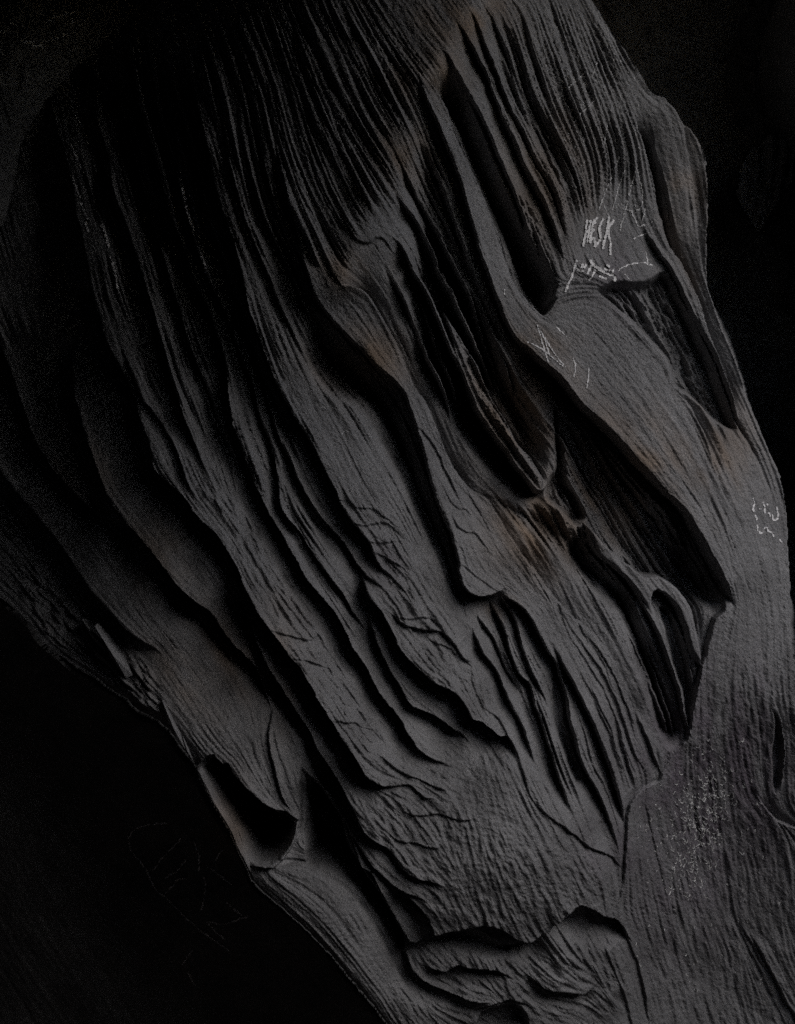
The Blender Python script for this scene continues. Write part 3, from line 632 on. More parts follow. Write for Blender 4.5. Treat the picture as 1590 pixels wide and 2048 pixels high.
# ------------------------------------------------------------------ rock colours: brown and violet staining, pale dust; the violet adds painted shade too
def blobs(lst):
    o = np.zeros_like(H)
    for x, y, rx, ry, a in lst:
        o = np.maximum(o, a * np.exp(-((GX - x) / rx) ** 2 - ((GY - y) / ry) ** 2))
    return 1.15 * o * np.clip(0.75 + 0.5 * vnoise(GX, GY, 40, 101) + .3 * S_c, 0.2, 1.4)
BROWN = np.clip(blobs([(1050,800,90,130,1),(930,40,90,60,.8),(860,150,70,60,.6),(800,310,60,60,.6),(700,540,60,40,.7),(720,720,90,60,.7),(1230,950,140,120,.7),(1080,1050,90,90,.7),(990,1215,40,25,.5),(1370,430,40,150,.6),(1440,900,80,90,.5),(450,1650,40,80,.6),(420,1320,110,100,.5),(300,1110,80,90,.3),(150,950,90,90,.3),(1100,350,90,120,.45),(560,1330,50,120,.35)]), 0, 1)
VIOLET_SHADE = np.clip(blobs([(1420,1560,150,200,.9),(1250,1700,90,90,.5),(770,1130,40,50,.3),(1370,1780,120,150,.5),(1500,1480,90,140,.5),(1230,560,60,90,.4)]), 0, 1)

# ------------------------------------------------------------------ materials
def rock_material(name, base, dark):
    m = bpy.data.materials.new(name); m.use_nodes = True
    nt = m.node_tree; n = nt.nodes; n.clear(); ln = nt.links.new
    out = n.new('ShaderNodeOutputMaterial'); bs = n.new('ShaderNodeBsdfPrincipled')
    ln(bs.outputs[0], out.inputs[0])
    tc = n.new('ShaderNodeNewGeometry')
    n1 = n.new('ShaderNodeTexNoise'); n1.inputs['Scale'].default_value = 7; n1.inputs['Detail'].default_value = 4
    n2 = n.new('ShaderNodeTexNoise'); n2.inputs['Scale'].default_value = 300; n2.inputs['Detail'].default_value = 1
    n3 = n.new('ShaderNodeTexNoise'); n3.inputs['Scale'].default_value = 60; n3.inputs['Detail'].default_value = 3
    for q in (n1, n2, n3): ln(tc.outputs['Position'], q.inputs['Vector'])
    rp = n.new('ShaderNodeValToRGB'); ln(n1.outputs['Fac'], rp.inputs[0])
    rp.color_ramp.elements[0].position = .32; rp.color_ramp.elements[0].color = (*dark, 1)
    rp.color_ramp.elements[1].position = .66; rp.color_ramp.elements[1].color = (*base, 1)
    ab = n.new('ShaderNodeAttribute'); ab.attribute_name = 'stain_shade'
    sp = n.new('ShaderNodeSeparateColor'); ln(ab.outputs['Color'], sp.inputs[0])
    mx1 = n.new('ShaderNodeMix'); mx1.data_type = 'RGBA'; mx1.blend_type = 'MULTIPLY'
    ln(sp.outputs[0], mx1.inputs[0]); ln(rp.outputs[0], mx1.inputs[6]); mx1.inputs[7].default_value = (1.06, .80, .58, 1)
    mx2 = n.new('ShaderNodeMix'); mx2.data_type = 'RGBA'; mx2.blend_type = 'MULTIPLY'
    ln(sp.outputs[1], mx2.inputs[0]); ln(mx1.outputs[2], mx2.inputs[6]); mx2.inputs[7].default_value = (.70, .62, .70, 1)  # violet tinge of the rock, deepened as painted shade on the lower right
    g = n.new('ShaderNodeMapRange'); ln(n2.outputs['Fac'], g.inputs[0]); g.inputs[1].default_value = .25; g.inputs[2].default_value = .75; g.inputs[3].default_value = .62; g.inputs[4].default_value = 1.38
    mx3 = n.new('ShaderNodeMix'); mx3.data_type = 'RGBA'; mx3.blend_type = 'MULTIPLY'; mx3.inputs[0].default_value = 1
    ln(mx2.outputs[2], mx3.inputs[6]); ln(g.outputs[0], mx3.inputs[7])
    ln(mx3.outputs[2], bs.inputs['Base Color'])
    bs.inputs['Roughness'].default_value = .82
    bs.inputs['Specular IOR Level'].default_value = .25
    ad = n.new('ShaderNodeMath'); ad.operation = 'MULTIPLY_ADD'; ln(n3.outputs['Fac'], ad.inputs[0]); ad.inputs[1].default_value = 2.0; ln(n2.outputs['Fac'], ad.inputs[2])
    bp = n.new('ShaderNodeBump'); bp.inputs['Strength'].default_value = .55; bp.inputs['Distance'].default_value = .0022
    ln(ad.outputs[0], bp.inputs['Height']); ln(bp.outputs[0], bs.inputs['Normal'])
    return m
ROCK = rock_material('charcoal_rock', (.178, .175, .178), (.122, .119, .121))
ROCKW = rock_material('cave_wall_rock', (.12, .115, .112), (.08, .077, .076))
def plain(name, col, rough=.9):
    m = bpy.data.materials.new(name); m.use_nodes = True
    nt = m.node_tree; b = nt.nodes['Principled BSDF']
    nz = nt.nodes.new('ShaderNodeTexNoise'); nz.inputs['Scale'].default_value = 300; nz.inputs['Detail'].default_value = 3
    gm = nt.nodes.new('ShaderNodeNewGeometry'); nt.links.new(gm.outputs['Position'], nz.inputs['Vector'])
    cr = nt.nodes.new('ShaderNodeValToRGB'); nt.links.new(nz.outputs['Fac'], cr.inputs[0])
    cr.color_ramp.elements[0].position = .35; cr.color_ramp.elements[0].color = (col[0] * .6, col[1] * .6, col[2] * .6, 1)
    cr.color_ramp.elements[1].position = .65; cr.color_ramp.elements[1].color = (*col, 1)
    nt.links.new(cr.outputs[0], b.inputs['Base Color']); b.inputs['Roughness'].default_value = rough
    return m
CHALK = plain('chalk', (.80, .78, .78)); FAINT = plain('scratched_rock', (.48, .47, .47)); LICHEN = plain('pale_lichen', (.55, .54, .53)); EARTH = plain('earth', (.06, .05, .045))

# ------------------------------------------------------------------ cut the surveyed surface into its things and parts
cxs = (WX[:-1, :-1] + WX[1:, 1:]) * .5; cys = (WY[:-1, :-1] + WY[1:, 1:]) * .5
LAB = np.zeros(cxs.shape, np.int32)
defs = [('face', 'rock', None)]
def part(name, poly, label=None):
    defs.append((name, 'rock', label))
    P = smooth_line(list(poly), 2)
    LAB[inside(P, cxs, cys)] = len(defs) - 1
def strip(a, b): return list(a) + list(b)[::-1]
part('upper_face', [(330,-40),(930,-40),(940,20),(900,80),(862,160),(840,230),(790,310),(770,400),(700,480),(640,540),(606,521),(576,400),(540,200),(500,160),(430,180),(372,260),(350,180)], 'dark ribbed slope above the crest')
part('inscribed_face', [(1163,-40),(1190,10),(1223,60),(1265,118),(1311,189),(1276,249),(1298,327),(1316,408),(1338,491),(1326,518),(1293,468),(1260,560),(1190,581),(1107,604),(1128,530),(1135,490),(1120,420),(1074,370),(1009,239),(951,106),(930,40),(940,-40)], 'finely striped face carrying the scratched writing')
part('hollow', POLY['h1'], 'deep black hollow beside the thin cracked rib')
part('hollow', [(1190,578),(1260,560),(1293,468),(1326,518),(1364,581),(1416,682),(1449,760),(1480,850),(1440,850),(1374,805),(1341,765),(1301,694),(1248,636)], 'rough dark hollow right of the big smooth rib')
part('hollow', [(1152,797),(1228,870),(1336,986),(1384,1042),(1447,1157),(1458,1200),(1430,1235),(1380,1190),(1330,1150),(1260,1127),(1166,1040),(1150,960),(1125,820)], 'brown striped hollow under the big smooth rib')
part('hollow', [(1011,639),(1057,697),(1117,750),(1152,795),(1125,820),(1108,870),(1112,930),(1089,961),(1062,911),(1016,843),(989,800),(950,715)], 'brown scoop below the bend of the big rib')
part('hollow', POLY['cav'], 'narrow black cavity behind the tongue of rock')
part('hollow', POLY['bowl'], 'black bowl under the curled lip')
part('pit', POLY['pit'], 'jagged black pit')
part('lobe', strip(L['lobe_a'][:9], [(-40,560),(0,690),(53,848),(100,938),(171,1019),(214,1000),(264,1062),(330,1140),(380,1210)]), None)
part('lobe', strip(L['lobe_b'], [(-40,440),(60,560),(150,672),(145,765),(179,898),(212,1000),(214,1020)]), None)
part('lobe', strip(L['lobe_c'], [(214,684),(254,760),(296,890),(332,963),(395,1036),(450,1097),(488,1175),(455,1165),(493,1240),(541,1353),(560,1400)]), None)
part('rib', strip(L['w1'][:22], L['e5'][:15] + [(372,961),(410,1000),(440,1060)]), 'scratched rib with pale streaks')
part('rib', strip(L['e5'], L['e6'][:18]), None)
part('rib', strip(L['e6'], L['w3'][:24]), None)
part('rib', strip(L['w3'][:26], L['w4'][:23]), None)
part('plank', [(395,1036),(425,1064),(473,1135),(505,1205),(541,1260),(599,1333),(639,1404),(682,1472),(730,1550),(772,1574),(830,1560),(858,1517),(818,1474),(772,1409),(727,1333),(689,1265),(639,1192),(584,1109),(543,1041),(501,948),(475,940),(430,960),(390,980)], 'broad chipped slab in the middle')
part('rib', strip(L['w3'][25:], L['w4'][22:] + L['w7'][2:]), None)
part('rib', strip(L['w4'], L['w5'][:22] + [(722,1148),(735,1230)]), None)
part('rib', strip(L['w5'], L['w8']), None)
part('rib', strip(L['w7'], L['w6']), None)
part('rib', [(498,621),(533,722),(569,800),(614,876),(649,943),(679,1006),(737,1082),(762,1135),(800,1172),(880,1260),(945,1335),(950,1270),(930,1210),(900,1120),(860,1040),(800,920),(740,860),(700,810),(640,775),(600,715),(560,660),(520,600)], 'broad smooth rib breaking into flaked ledges below')
part('scoop', [(606,560),(644,616),(694,672),(750,730),(797,772),(830,848),(856,940),(893,1049),(916,1119),(936,1190),(940,1265),(900,1120),(860,1040),(800,920),(740,860),(700,810),(640,775),(600,715)], 'striped brown scoop left of the forked rib')
part('rib', strip([(606,521),(619,561),(644,616),(694,672),(750,730),(797,772),(830,848),(856,940),(893,1049),(916,1119),(921,1157),(936,1185),(956,1195),(981,1192),(1000,1183)], [(655,530),(686,577),(715,576),(737,591),(757,621),(777,657),(800,697),(828,772),(848,800),(888,891),(931,966),(971,996),(1009,1052),(1044,1109),(1097,1190)]), 'long smooth rib ending in a point above the notch')
part('rib', strip([(640,450),(670,470),(709,478),(725,488),(740,488),(755,480)], [(690,570),(715,560),(762,570),(800,555),(780,490)]), 'small smooth knob on the crest')
part('fin', strip(L['s1'], L['s2'][:8]), None)
part('fin', strip(L['s2'][:9], L['s3']), None)
part('fin', strip(L['s3'], L['s4']), None)
part('fin', strip(L['f1l'], L['f1r'][::-1]), 'narrow tapering fin ending beside the pit')
part('rib', strip(L['r2l'][:16], L['r2r'][::-1][:16]), 'thin cracked smooth rib beside the black hollow')
part('rib', L['r2l'][15:] + [(1478,1190),(1452,1100),(1432,1030),(1425,960),(1421,908),(1391,833),(1354,785),(1338,740),(1301,694),(1248,636),(1190,583),(1130,596),(1107,604),(1088,627),(1050,640)], 'big smooth pale rib with chalk scratches')
for a, b in (('f0', 'fa'), ('fa', 'fb'), ('fb', 'fc'), ('fc', 'fd')):
    part('fin', strip(L[a], L[b]), None)
part('strip', strip(L['t1l'], L['t1r'][::-1]), 'slim pale strip running down to the right body')
part('strip', strip(L['t2l'], L['t2r'][::-1][:12]), 'brown strip along the right silhouette')
part('fork', [(1166,1040),(1190,1062),(1225,1100),(1260,1127),(1290,1147),(1330,1150),(1365,1180),(1386,1210),(1396,1250),(1405,1330),(1381,1300),(1356,1223),(1318,1185),(1308,1215),(1331,1285),(1353,1350),(1370,1420),(1376,1450),(1351,1361),(1316,1265),(1276,1188),(1230,1140),(1195,1110)], 'forked smooth strip below the brown hollow')
part('fin', strip(L['fin'], L['finr'][::-1]), None)
part('side_face', [(1455,1195),(1432,1236),(1402,1335),(1388,1400),(1380,1450),(1338,1508),(1300,1565),(1262,1610),(1252,1700),(1232,1830),(1252,1866),(1265,1950),(1300,2100),(1700,2150),(1700,1350),(1588,1300),(1580,1180),(1560,950),(1500,870),(1480,850),(1440,850),(1421,908),(1440,1050),(1478,1190)], 'flat striated face at the lower right')
for a, b in (('g1', 'g2'), ('g2', 'g3'), ('g3', 'g4'), ('g4', 'g5')):
    part('fin', strip(L[a], L[b]), None)
part('rib', strip(L['g5'], [(1060,1120),(1085,1160),(1160,1245),(1240,1345),(1275,1470),(1310,1540),(1265,1595),(1252,1700)]), 'grey body right of the finned gorge')
part('rib', strip(L['w1b'], [(505,1205),(541,1260),(599,1333),(639,1404),(682,1472),(730,1550),(772,1574),(790,1600),(780,1690)]), 'dark slab below the chipped slab')
part('tongue', [(540,1424),(534,1470),(540,1520),(550,1560),(562,1600),(578,1628),(596,1650),(600,1640),(599,1535),(580,1490),(560,1440)], 'leaf-shaped tongue of rock')
part('rod', strip([(390,1548),(418,1602),(453,1662),(478,1712),(493,1747)], [(404,1536),(420,1570),(452,1632),(478,1695),(494,1745)]), 'thin rod-like rim')
part('ledge', strip(L['led2'], L['led1']), None)
part('ledge', strip(L['cav_r'][2:], L['led2'] + [(874,1875)]), None)
part('lower_face', [(772,1574),(830,1590),(900,1582),(960,1500),(1037,1512),(1062,1595),(1121,1648),(1202,1703),(1247,1740),(1235,1842),(1187,1821),(1162,1811),(1121,1844),(1083,1874),(1036,1880),(988,1854),(902,1866),(874,1875),(842,1819),(882,1770),(791,1718),(733,1678),(740,1620)], 'coarse chipped face above the wavy ledge')
part('base_rock', [(822,1893),(874,1876),(952,1855),(1036,1881),(1083,1875),(1162,1812),(1252,1866),(1265,1950),(1300,2100),(900,2240),(815,2110),(830,2000),(805,1950)], 'crumbling dark rock under the wavy ledge')
part('toe', [(499,1768),(545,1736),(600,1735),(650,1757),(700,1790),(735,1835),(762,1885),(790,1945),(830,2000),(850,2110),(815,2110),(740,2012),(665,1920),(570,1830)], 'sloping striped foot at the lower left edge')
cull = m_ul[:-1, :-1]; cll = m_ll[:-1, :-1]; cur = m_ur[:-1, :-1]; csh = (m_sh & m_ur)[:-1, :-1]
for nm, mk in (('wall_ul', cull), ('wall_ll', cll), ('wall_ur', cur), ('shard', csh)):
    defs.append((nm, nm, None)); LAB[mk] = len(defs) - 1

# world positions and normals of the whole surface
SPREAD = 1 - HB / 600.0          # the survey was read off a picture taken from 6 m: points that lie deeper are farther apart
VX = (GX - 795) * PX * SPREAD; VZ = (1024 - GY) * PX * SPREAD + EYE; VY = -H * 0.01
def grads(A):
    dxx = np.gradient(A, axis=1); dyy = np.gradient(A, axis=0)
    return dxx, dyy
def normals(h, hb):
    k = 1 - hb / 600.0
    p = np.stack([(GX - 795) * PX * k, -h * 0.01, (1024 - GY) * PX * k], -1)
    n_ = np.cross(np.gradient(p, axis=1), np.gradient(p, axis=0))
    n_ *= np.where(n_[..., 1:2] > 0, -1, 1)
    return n_ / (np.linalg.norm(n_, axis=-1, keepdims=True) + 1e-12)
NN = normals(H_main + EXTRA, HB0)
for mk, hw, hbw in ((m_ll, wall_ll, HB_ll), (m_ur, wall_ur, np.full_like(H, -140)), (m_ul, roof_ul, np.full_like(H, -85))):
    NN = np.where(mk[..., None], normals(hw + EXTRA, hbw), NN)
NN = np.where((m_sh & m_ur)[..., None], normals(H, HB), NN)
POS = np.stack([VX, VY, VZ], -1).reshape(-1, 3).astype(np.float32)
NOR = NN.reshape(-1, 3).astype(np.float32)
STN = np.stack([BROWN, VIOLET_SHADE, np.zeros_like(BROWN), np.ones_like(BROWN)], -1).reshape(-1, 4).astype(np.float32)

def cells_mesh(name, mask):
    jj, ii = np.nonzero(mask)
    if len(jj) == 0: return None
    a = jj * NX + ii
    q = np.stack([a, a + NX, a + NX + 1, a + 1], -1)      # seen from the viewer: counter-clockwise
    uq, inv = np.unique(q, return_inverse=True)
    inv = inv.reshape(-1).astype(np.int32)
    me = bpy.data.meshes.new(name)
    me.vertices.add(len(uq)); me.vertices.foreach_set('co', POS[uq].ravel())
    nf = len(jj)
    me.loops.add(nf * 4); me.loops.foreach_set('vertex_index', inv)
    me.polygons.add(nf); me.polygons.foreach_set('loop_start', np.arange(nf, dtype=np.int32) * 4)
    me.polygons.foreach_set('loop_total', np.full(nf, 4, np.int32))
    me.update(calc_edges=True)
    me.polygons.foreach_set('use_smooth', np.ones(nf, bool))
    at = me.color_attributes.new('stain_shade', 'FLOAT_COLOR', 'POINT')
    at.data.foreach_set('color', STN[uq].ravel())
    cn = me.attributes.new('custom_normal', 'FLOAT_VECTOR', 'POINT')
    cn.data.foreach_set('vector', NOR[uq].ravel())
    return me

def link(name, me, mat, parent=None):
    o = bpy.data.objects.new(name, me)
    if me is not None and mat is not None:
        me.materials.clear(); me.materials.append(mat)
    COL.objects.link(o)
    if parent: o.parent = parent
    return o
def tag(o, label=None, cat=None, group=None, kind=None):
    for k, v in (('label', label), ('category', cat), ('group', group), ('kind', kind)):
        if v: o[k] = v
    return o

root = link('fluted_rock', None, None)
tag(root, 'charcoal grey fluted rock face with ribs and hollows filling the picture', 'rock')
for idx, (nm, kind, lab) in enumerate(defs):
    if kind != 'rock': continue
    me = cells_mesh(nm, LAB == idx)
    if me is None: continue
    o = link(nm, me, ROCK, root)
    if lab: o['label'] = lab
def wall(nm, key, mat, label, cat):
    idx = [i for i, d_ in enumerate(defs) if d_[1] == key][0]
    o = link(nm, cells_mesh(nm, LAB == idx), mat)
    return tag(o, label, cat)
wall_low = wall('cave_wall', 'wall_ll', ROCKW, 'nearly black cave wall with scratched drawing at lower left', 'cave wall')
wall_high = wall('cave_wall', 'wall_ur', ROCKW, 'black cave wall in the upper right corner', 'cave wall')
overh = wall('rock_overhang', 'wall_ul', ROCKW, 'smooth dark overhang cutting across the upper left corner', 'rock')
shard = wall('hanging_rock', 'shard', ROCK, 'ragged hanging rock tip at the right edge', 'rock')
print('meshes', time.time() - T0)

# ------------------------------------------------------------------ height lookup for things that lie on the rock
def height_at(x, y):
    i = np.interp(x, XS, np.arange(NX)); j = np.interp(y, YS, np.arange(NY))
    i0 = int(min(i, NX - 2)); j0 = int(min(j, NY - 2)); fi = i - i0; fj = j - j0
    return float((H[j0, i0] * (1 - fi) + H[j0, i0 + 1] * fi) * (1 - fj) + (H[j0 + 1, i0] * (1 - fi) + H[j0 + 1, i0 + 1] * fi) * fj)
def world_pt(x, y, h, base=None):
    k = 1 - float((HB if base is None else base)[int(np.clip(np.searchsorted(YS, y), 0, NY - 1)), int(np.clip(np.searchsorted(XS, x), 0, NX - 1))]) / 600.0
    return ((x - 795) * PX * k, -h * 0.01, (1024 - y) * PX * k + EYE)

# ------------------------------------------------------------------ flakes: thin splinters standing off the rock
def flake(outline, lift, parent=root):
    P = np.array(outline, float); n = len(P); c = P.mean(0)
    vs, fs = [], []
    hb = [height_at(*p) for p in P]; top = max(hb); hb = [max(h, top - 8) for h in hb]
    ax = P[-1] - P[0]
    for p, h in zip(P, hb): vs.append(world_pt(p[0], p[1], h * .4 + top * .6 + lift, HB0))
    vs.append(world_pt(c[0], c[1], top + lift + .8, HB0))
    for p, h in zip(P, hb):
        q = c + (p - c) * 1.05
        vs.append(world_pt(q[0], q[1], h - 3, HB0))
    for k in range(n):
        k2 = (k + 1) % n
        fs.append((n, k, k2)); fs.append((k, n + 1 + k, n + 1 + k2, k2))
    me = bpy.data.meshes.new('flake'); me.from_pydata(vs, [], fs); me.update()
    o = link('flake', me, ROCK, parent)
    return o
for out, lf in (([(325,1401),(345,1441),(360,1467),(370,1499),(352,1479),(337,1446)], 2.5), ([(365,1474),(376,1498),(385,1524),(378,1518),(368,1496)], 1.5),
                ([(196,1250),(219,1283),(247,1321),(264,1351),(252,1356),(234,1331),(221,1311),(211,1283)], 2.5), ([(164,1240),(181,1268),(201,1293),(211,1306),(196,1296),(176,1273)], 2.0),):
    flake(out, lf)

# ------------------------------------------------------------------ scratched and chalked marks
rs = np.random.RandomState(9)
def marks(name, strokes, mat, parent, width=3.0, gap=.25, jit=.8, lift=.12, label=None, join=False):
    """each stroke is a ribbon lying on the rock, pressed thin where the tool skipped"""
    vs, fs = [], []
    holder = None
    if not join and name in ('letter', 'writing', 'scratched_drawing'):
        holder = link(name, None, None, parent)
        if label: holder['label'] = label
    def flush():
        me = bpy.data.meshes.new(name); me.from_pydata(list(vs), [], list(fs)); me.update()
        o = link('stroke' if holder else name, me, mat, holder or parent)
        if label and not holder: o['label'] = label
        vs.clear(); fs.clear()
        return o
    o = None
    for st in [s0 for s0 in strokes]:
        P = smooth_line(st, 3); seg = np.hypot(*np.diff(P, axis=0).T); tot = seg.sum()
        n = max(3, int(tot / 2.2)); tt = np.linspace(0, tot, n); cs = np.concatenate([[0], np.cumsum(seg)])
        xs = np.interp(tt, cs, P[:, 0]) + rs.randn(n) * jit * .5; ys = np.interp(tt, cs, P[:, 1]) + rs.randn(n) * jit * .5
        w = width * (.45 + .75 * rs.rand(n)) * np.where(rs.rand(n) > gap, 1, .12)
        for k in range(n):
            a = max(0, k - 1); b = min(n - 1, k + 1)
            dx, dy = xs[b] - xs[a], ys[b] - ys[a]; l_ = math.hypot(dx, dy) + 1e-6
            nx_, ny_ = -dy / l_, dx / l_
            pa = (xs[k] + nx_ * w[k] * .5, ys[k] + ny_ * w[k] * .5); pb = (xs[k] - nx_ * w[k] * .5, ys[k] - ny_ * w[k] * .5)
            h = max(height_at(*pa), height_at(*pb), height_at(xs[k], ys[k]))
            vs.append(world_pt(*pa, height_at(*pa) * .4 + h * .6 + lift)); vs.append(world_pt(*pb, height_at(*pb) * .4 + h * .6 + lift))
            i = len(vs) - 2
            if k > 0: fs.append((i - 2, i - 1, i + 1, i))
        if not join: o = flush()
    if join: o = flush()
    return o
LET = {
 'H': [[(1175,439),(1171,466),(1166,493)],[(1182,439),(1178,462),(1174,485)],[(1171,466),(1180,459)]],
 'E': [[(1195,434),(1186,447),(1183,466),(1180,485)],[(1181,466),(1189,458)],[(1180,485),(1188,474),(1190,490)],[(1186,447),(1192,444)]],
 'S': [[(1207,437),(1199,454),(1200,466),(1201,474),(1199,482),(1189,494)]],
 'X': [[(1218,433),(1213,465),(1205,498)],[(1228,439),(1219,454),(1216,465),(1221,485),(1221,510)]],
}
for ch in 'HESX':
    marks('letter', LET[ch], CHALK, root, 5.2, .06, .9, .4)
marks('writing', [[(1153,521),(1145,550),(1137,568),(1131,583)],[(1152,536),(1162,544),(1166,541)],[(1165,528),(1163,537)],[(1172,529),(1168,536)],[(1181,520),(1186,529),(1204,544)],[(1185,528),(1174,549)],[(1191,539),(1185,552),(1178,561)],[(1208,537),(1221,542)],[(1214,529),(1219,534)],[(1198,552),(1214,558)],[(1229,536),(1224,547),(1232,557),(1226,564)],[(1200,540),(1214,548),(1228,552)],[(1190,532),(1203,538)]], CHALK, root, 4.8, .12, 1.3, .35, 'second row of jagged chalk letters')
marks('chalk_line', [[(1237,542),(1242,537),(1260,529),(1276,526),(1294,526),(1306,530)],[(1293,503),(1295,516),(1296,530)],[(1250,549),(1263,562)],[(1276,454),(1293,450),(1304,444)],[(1266,477),(1291,467),(1310,465)]], CHALK, root, 2.6, .35, 1.4, .15)
marks('scratch', [[(1203,402),(1211,415),(1218,433)],[(1257,400),(1251,420),(1245,442),(1240,462)],[(1252,418),(1265,423),(1279,418),(1284,408)],[(1262,423),(1270,438),(1275,452)],[(1291,416),(1284,441)],[(1270,345),(1264,368),(1257,395)],[(1262,325),(1275,345),(1284,380),(1284,408)],[(1250,340),(1236,380),(1225,420)],[(1240,310),(1225,350),(1212,380)],[(1210,385),(1198,420)]], FAINT, root, 2.8, .25, 1.0, .25)
marks('scratch', [[(1172,141),(1150,164),(1135,179),(1102,219)],[(1122,161),(1135,185),(1147,214)],[(1200,110),(1185,150)],[(1190,200),(1150,240)],[(1215,250),(1208,290)],[(1160,255),(1172,300)]], FAINT, root, 2.6, .3, 1.2, .3)
marks('scratch', [[(1074,649),(1084,684),(1096,727)],[(1079,657),(1089,680),(1098,712)],[(1054,684),(1084,699),(1127,735)],[(1146,717),(1150,735),(1146,755)],[(1177,735),(1176,757),(1172,777)],[(1009,579),(1009,591)],[(1113,655),(1134,674)],[(1089,675),(1110,710),(1130,735)]], CHALK, root, 2.8, .2, .9, .2, 'white scratches on the big smooth rib')
marks('scratch', [[(350,262),(357,282),(362,307),(370,340),(375,370),(382,397)],[(355,312),(360,340),(362,365),(369,397)],[(370,408),(377,430),(384,450),(395,475)],[(382,397),(388,430),(396,460)],[(400,500),(408,530),(412,552)]], CHALK, root, 5.4, .2, 2.0, .35)
marks('scratch', [[(142,289),(151,312),(166,345)],[(146,350),(151,372),(161,397)],[(161,405),(176,440)],[(204,448),(210,470),(216,493)],[(219,511),(229,541),(236,586)],[(172,445),(178,465)],[(145,225),(160,245),(172,285)]], CHALK, root, 4.6, .2, 1.6, .35)
marks('scratch', [[(418,619),(428,659),(433,692),(448,727)],[(502,40),(540,75)],[(543,36),(563,80),(561,115),(556,145)],[(573,40),(566,75)],[(402,40),(440,46),(465,48)],[(632,15),(655,60),(672,100)]], FAINT, root, 2.2, .4, 1.2, .15)
marks('writing', [[(1507,996),(1510,1010),(1505,1018),(1510,1024)],[(1527,1005),(1531,1028)],[(1534,1007),(1537,1012)],[(1520,1017),(1523,1019)],[(1536,1024),(1542,1033)],[(1555,1015),(1557,1034),(1548,1041),(1545,1029)],[(1514,1051),(1518,1063),(1525,1065),(1528,1057),(1534,1055),(1537,1063),(1543,1064),(1547,1073)],[(1560,1078),(1565,1085)],[(1512,1030),(1514,1042)]], CHALK, root, 3.6, .25, 1.6, .15, 'small blurred chalk writing near the right edge')
marks('scratch', [[(636,820),(640,814),(650,816),(656,824)],[(683,868),(690,861),(698,863)]], FAINT, root, 1.6, .2, .5, .1)
marks('scratched_drawing', [[(255,1678),(265,1663),(283,1650),(308,1644),(341,1642)],[(306,1741),(331,1708),(356,1683),(364,1673)],[(330,1756),(358,1736),(376,1713)],[(331,1786),(348,1769),(361,1753),(374,1751)],[(283,1726),(298,1751),(313,1781),(331,1794),(356,1821),(386,1849),(419,1877),(457,1907)],[(409,1748),(414,1766),(409,1801),(401,1821)],[(411,1845),(452,1843),(477,1836),(499,1829)],[(454,1799),(484,1826)],[(416,1848),(431,1867),(449,1883)],[(384,1902),(361,1935)],[(374,1947),(390,1975)],[(391,1678),(401,1706),(401,1736)],[(419,1728),(464,1766)],[(452,1693),(436,1708),(434,1728)],[(255,1678),(262,1705),(283,1726)]], CHALK, wall_low, 3.4, .3, 1.4, .5, 'faint scratched drawing of arcs and bars')
marks('chalk_arc', [[(0,60),(30,72),(60,84),(100,80),(140,60),(160,40)],[(90,45),(120,28),(150,22),(165,35)],[(135,35),(145,40),(140,30)],[(10,30),(30,50),(60,62)],[(40,85),(70,92),(95,94)]], FAINT, overh, 5, .4, 4, .3)
# pale lichen specks on the lower right face
sp = []
for k in range(330):
    x = rs.normal(1405, 32); y = rs.normal(1640, 75); x -= (y - 1640) * .22
    a = rs.rand() * math.pi; l_ = 3 + rs.rand() * 8
    sp.append([(x, y), (x + math.cos(a) * l_ * .5, y + math.sin(a) * l_), (x + math.cos(a + .7) * l_, y + math.sin(a + .7) * l_ * 1.4)])
for k in range(160):
    x = rs.uniform(1270, 1560); y = rs.uniform(1500, 2000); l_ = 2 + rs.rand() * 5
    sp.append([(x, y), (x + rs.randn(), y + l_ * .5), (x + rs.randn() * 2, y + l_)])
tag(marks('lichen', sp, LICHEN, root, 1.7, .2, .8, .12, 'pale speckled patch on the side face', True), kind='stuff')
sp = []
for k in range(260):
    x = rs.uniform(1090, 1290); y = rs.uniform(60, 420)
    if x > 1190 + (y - 10) * .55 or x < 1000 + y * .35: continue
    l_ = 2 + rs.rand() * 4
    sp.append([(x, y), (x + rs.randn(), y + l_ * .5), (x + 1 + rs.randn(), y + l_)])
for k in range(170):
    j = rs.rand(); x = 150 + 60 * j + rs.randn() * 26; y = 300 + 480 * j + rs.randn() * 40
    if k % 3 == 0: x = 370 + 70 * j + rs.randn() * 14; y = 330 + 400 * j
    if k % 3 == 1: x = rs.uniform(450, 700); y = rs.uniform(40, 420)
    l_ = 2 + rs.rand() * 5
    sp.append([(x, y), (x + .25 * l_ + rs.randn() * .5, y + l_ * .5), (x + .4 * l_, y + l_)])
tag(marks('specks', sp, FAINT, root, 1.6, .2, .8, .12, None, True), kind='stuff')

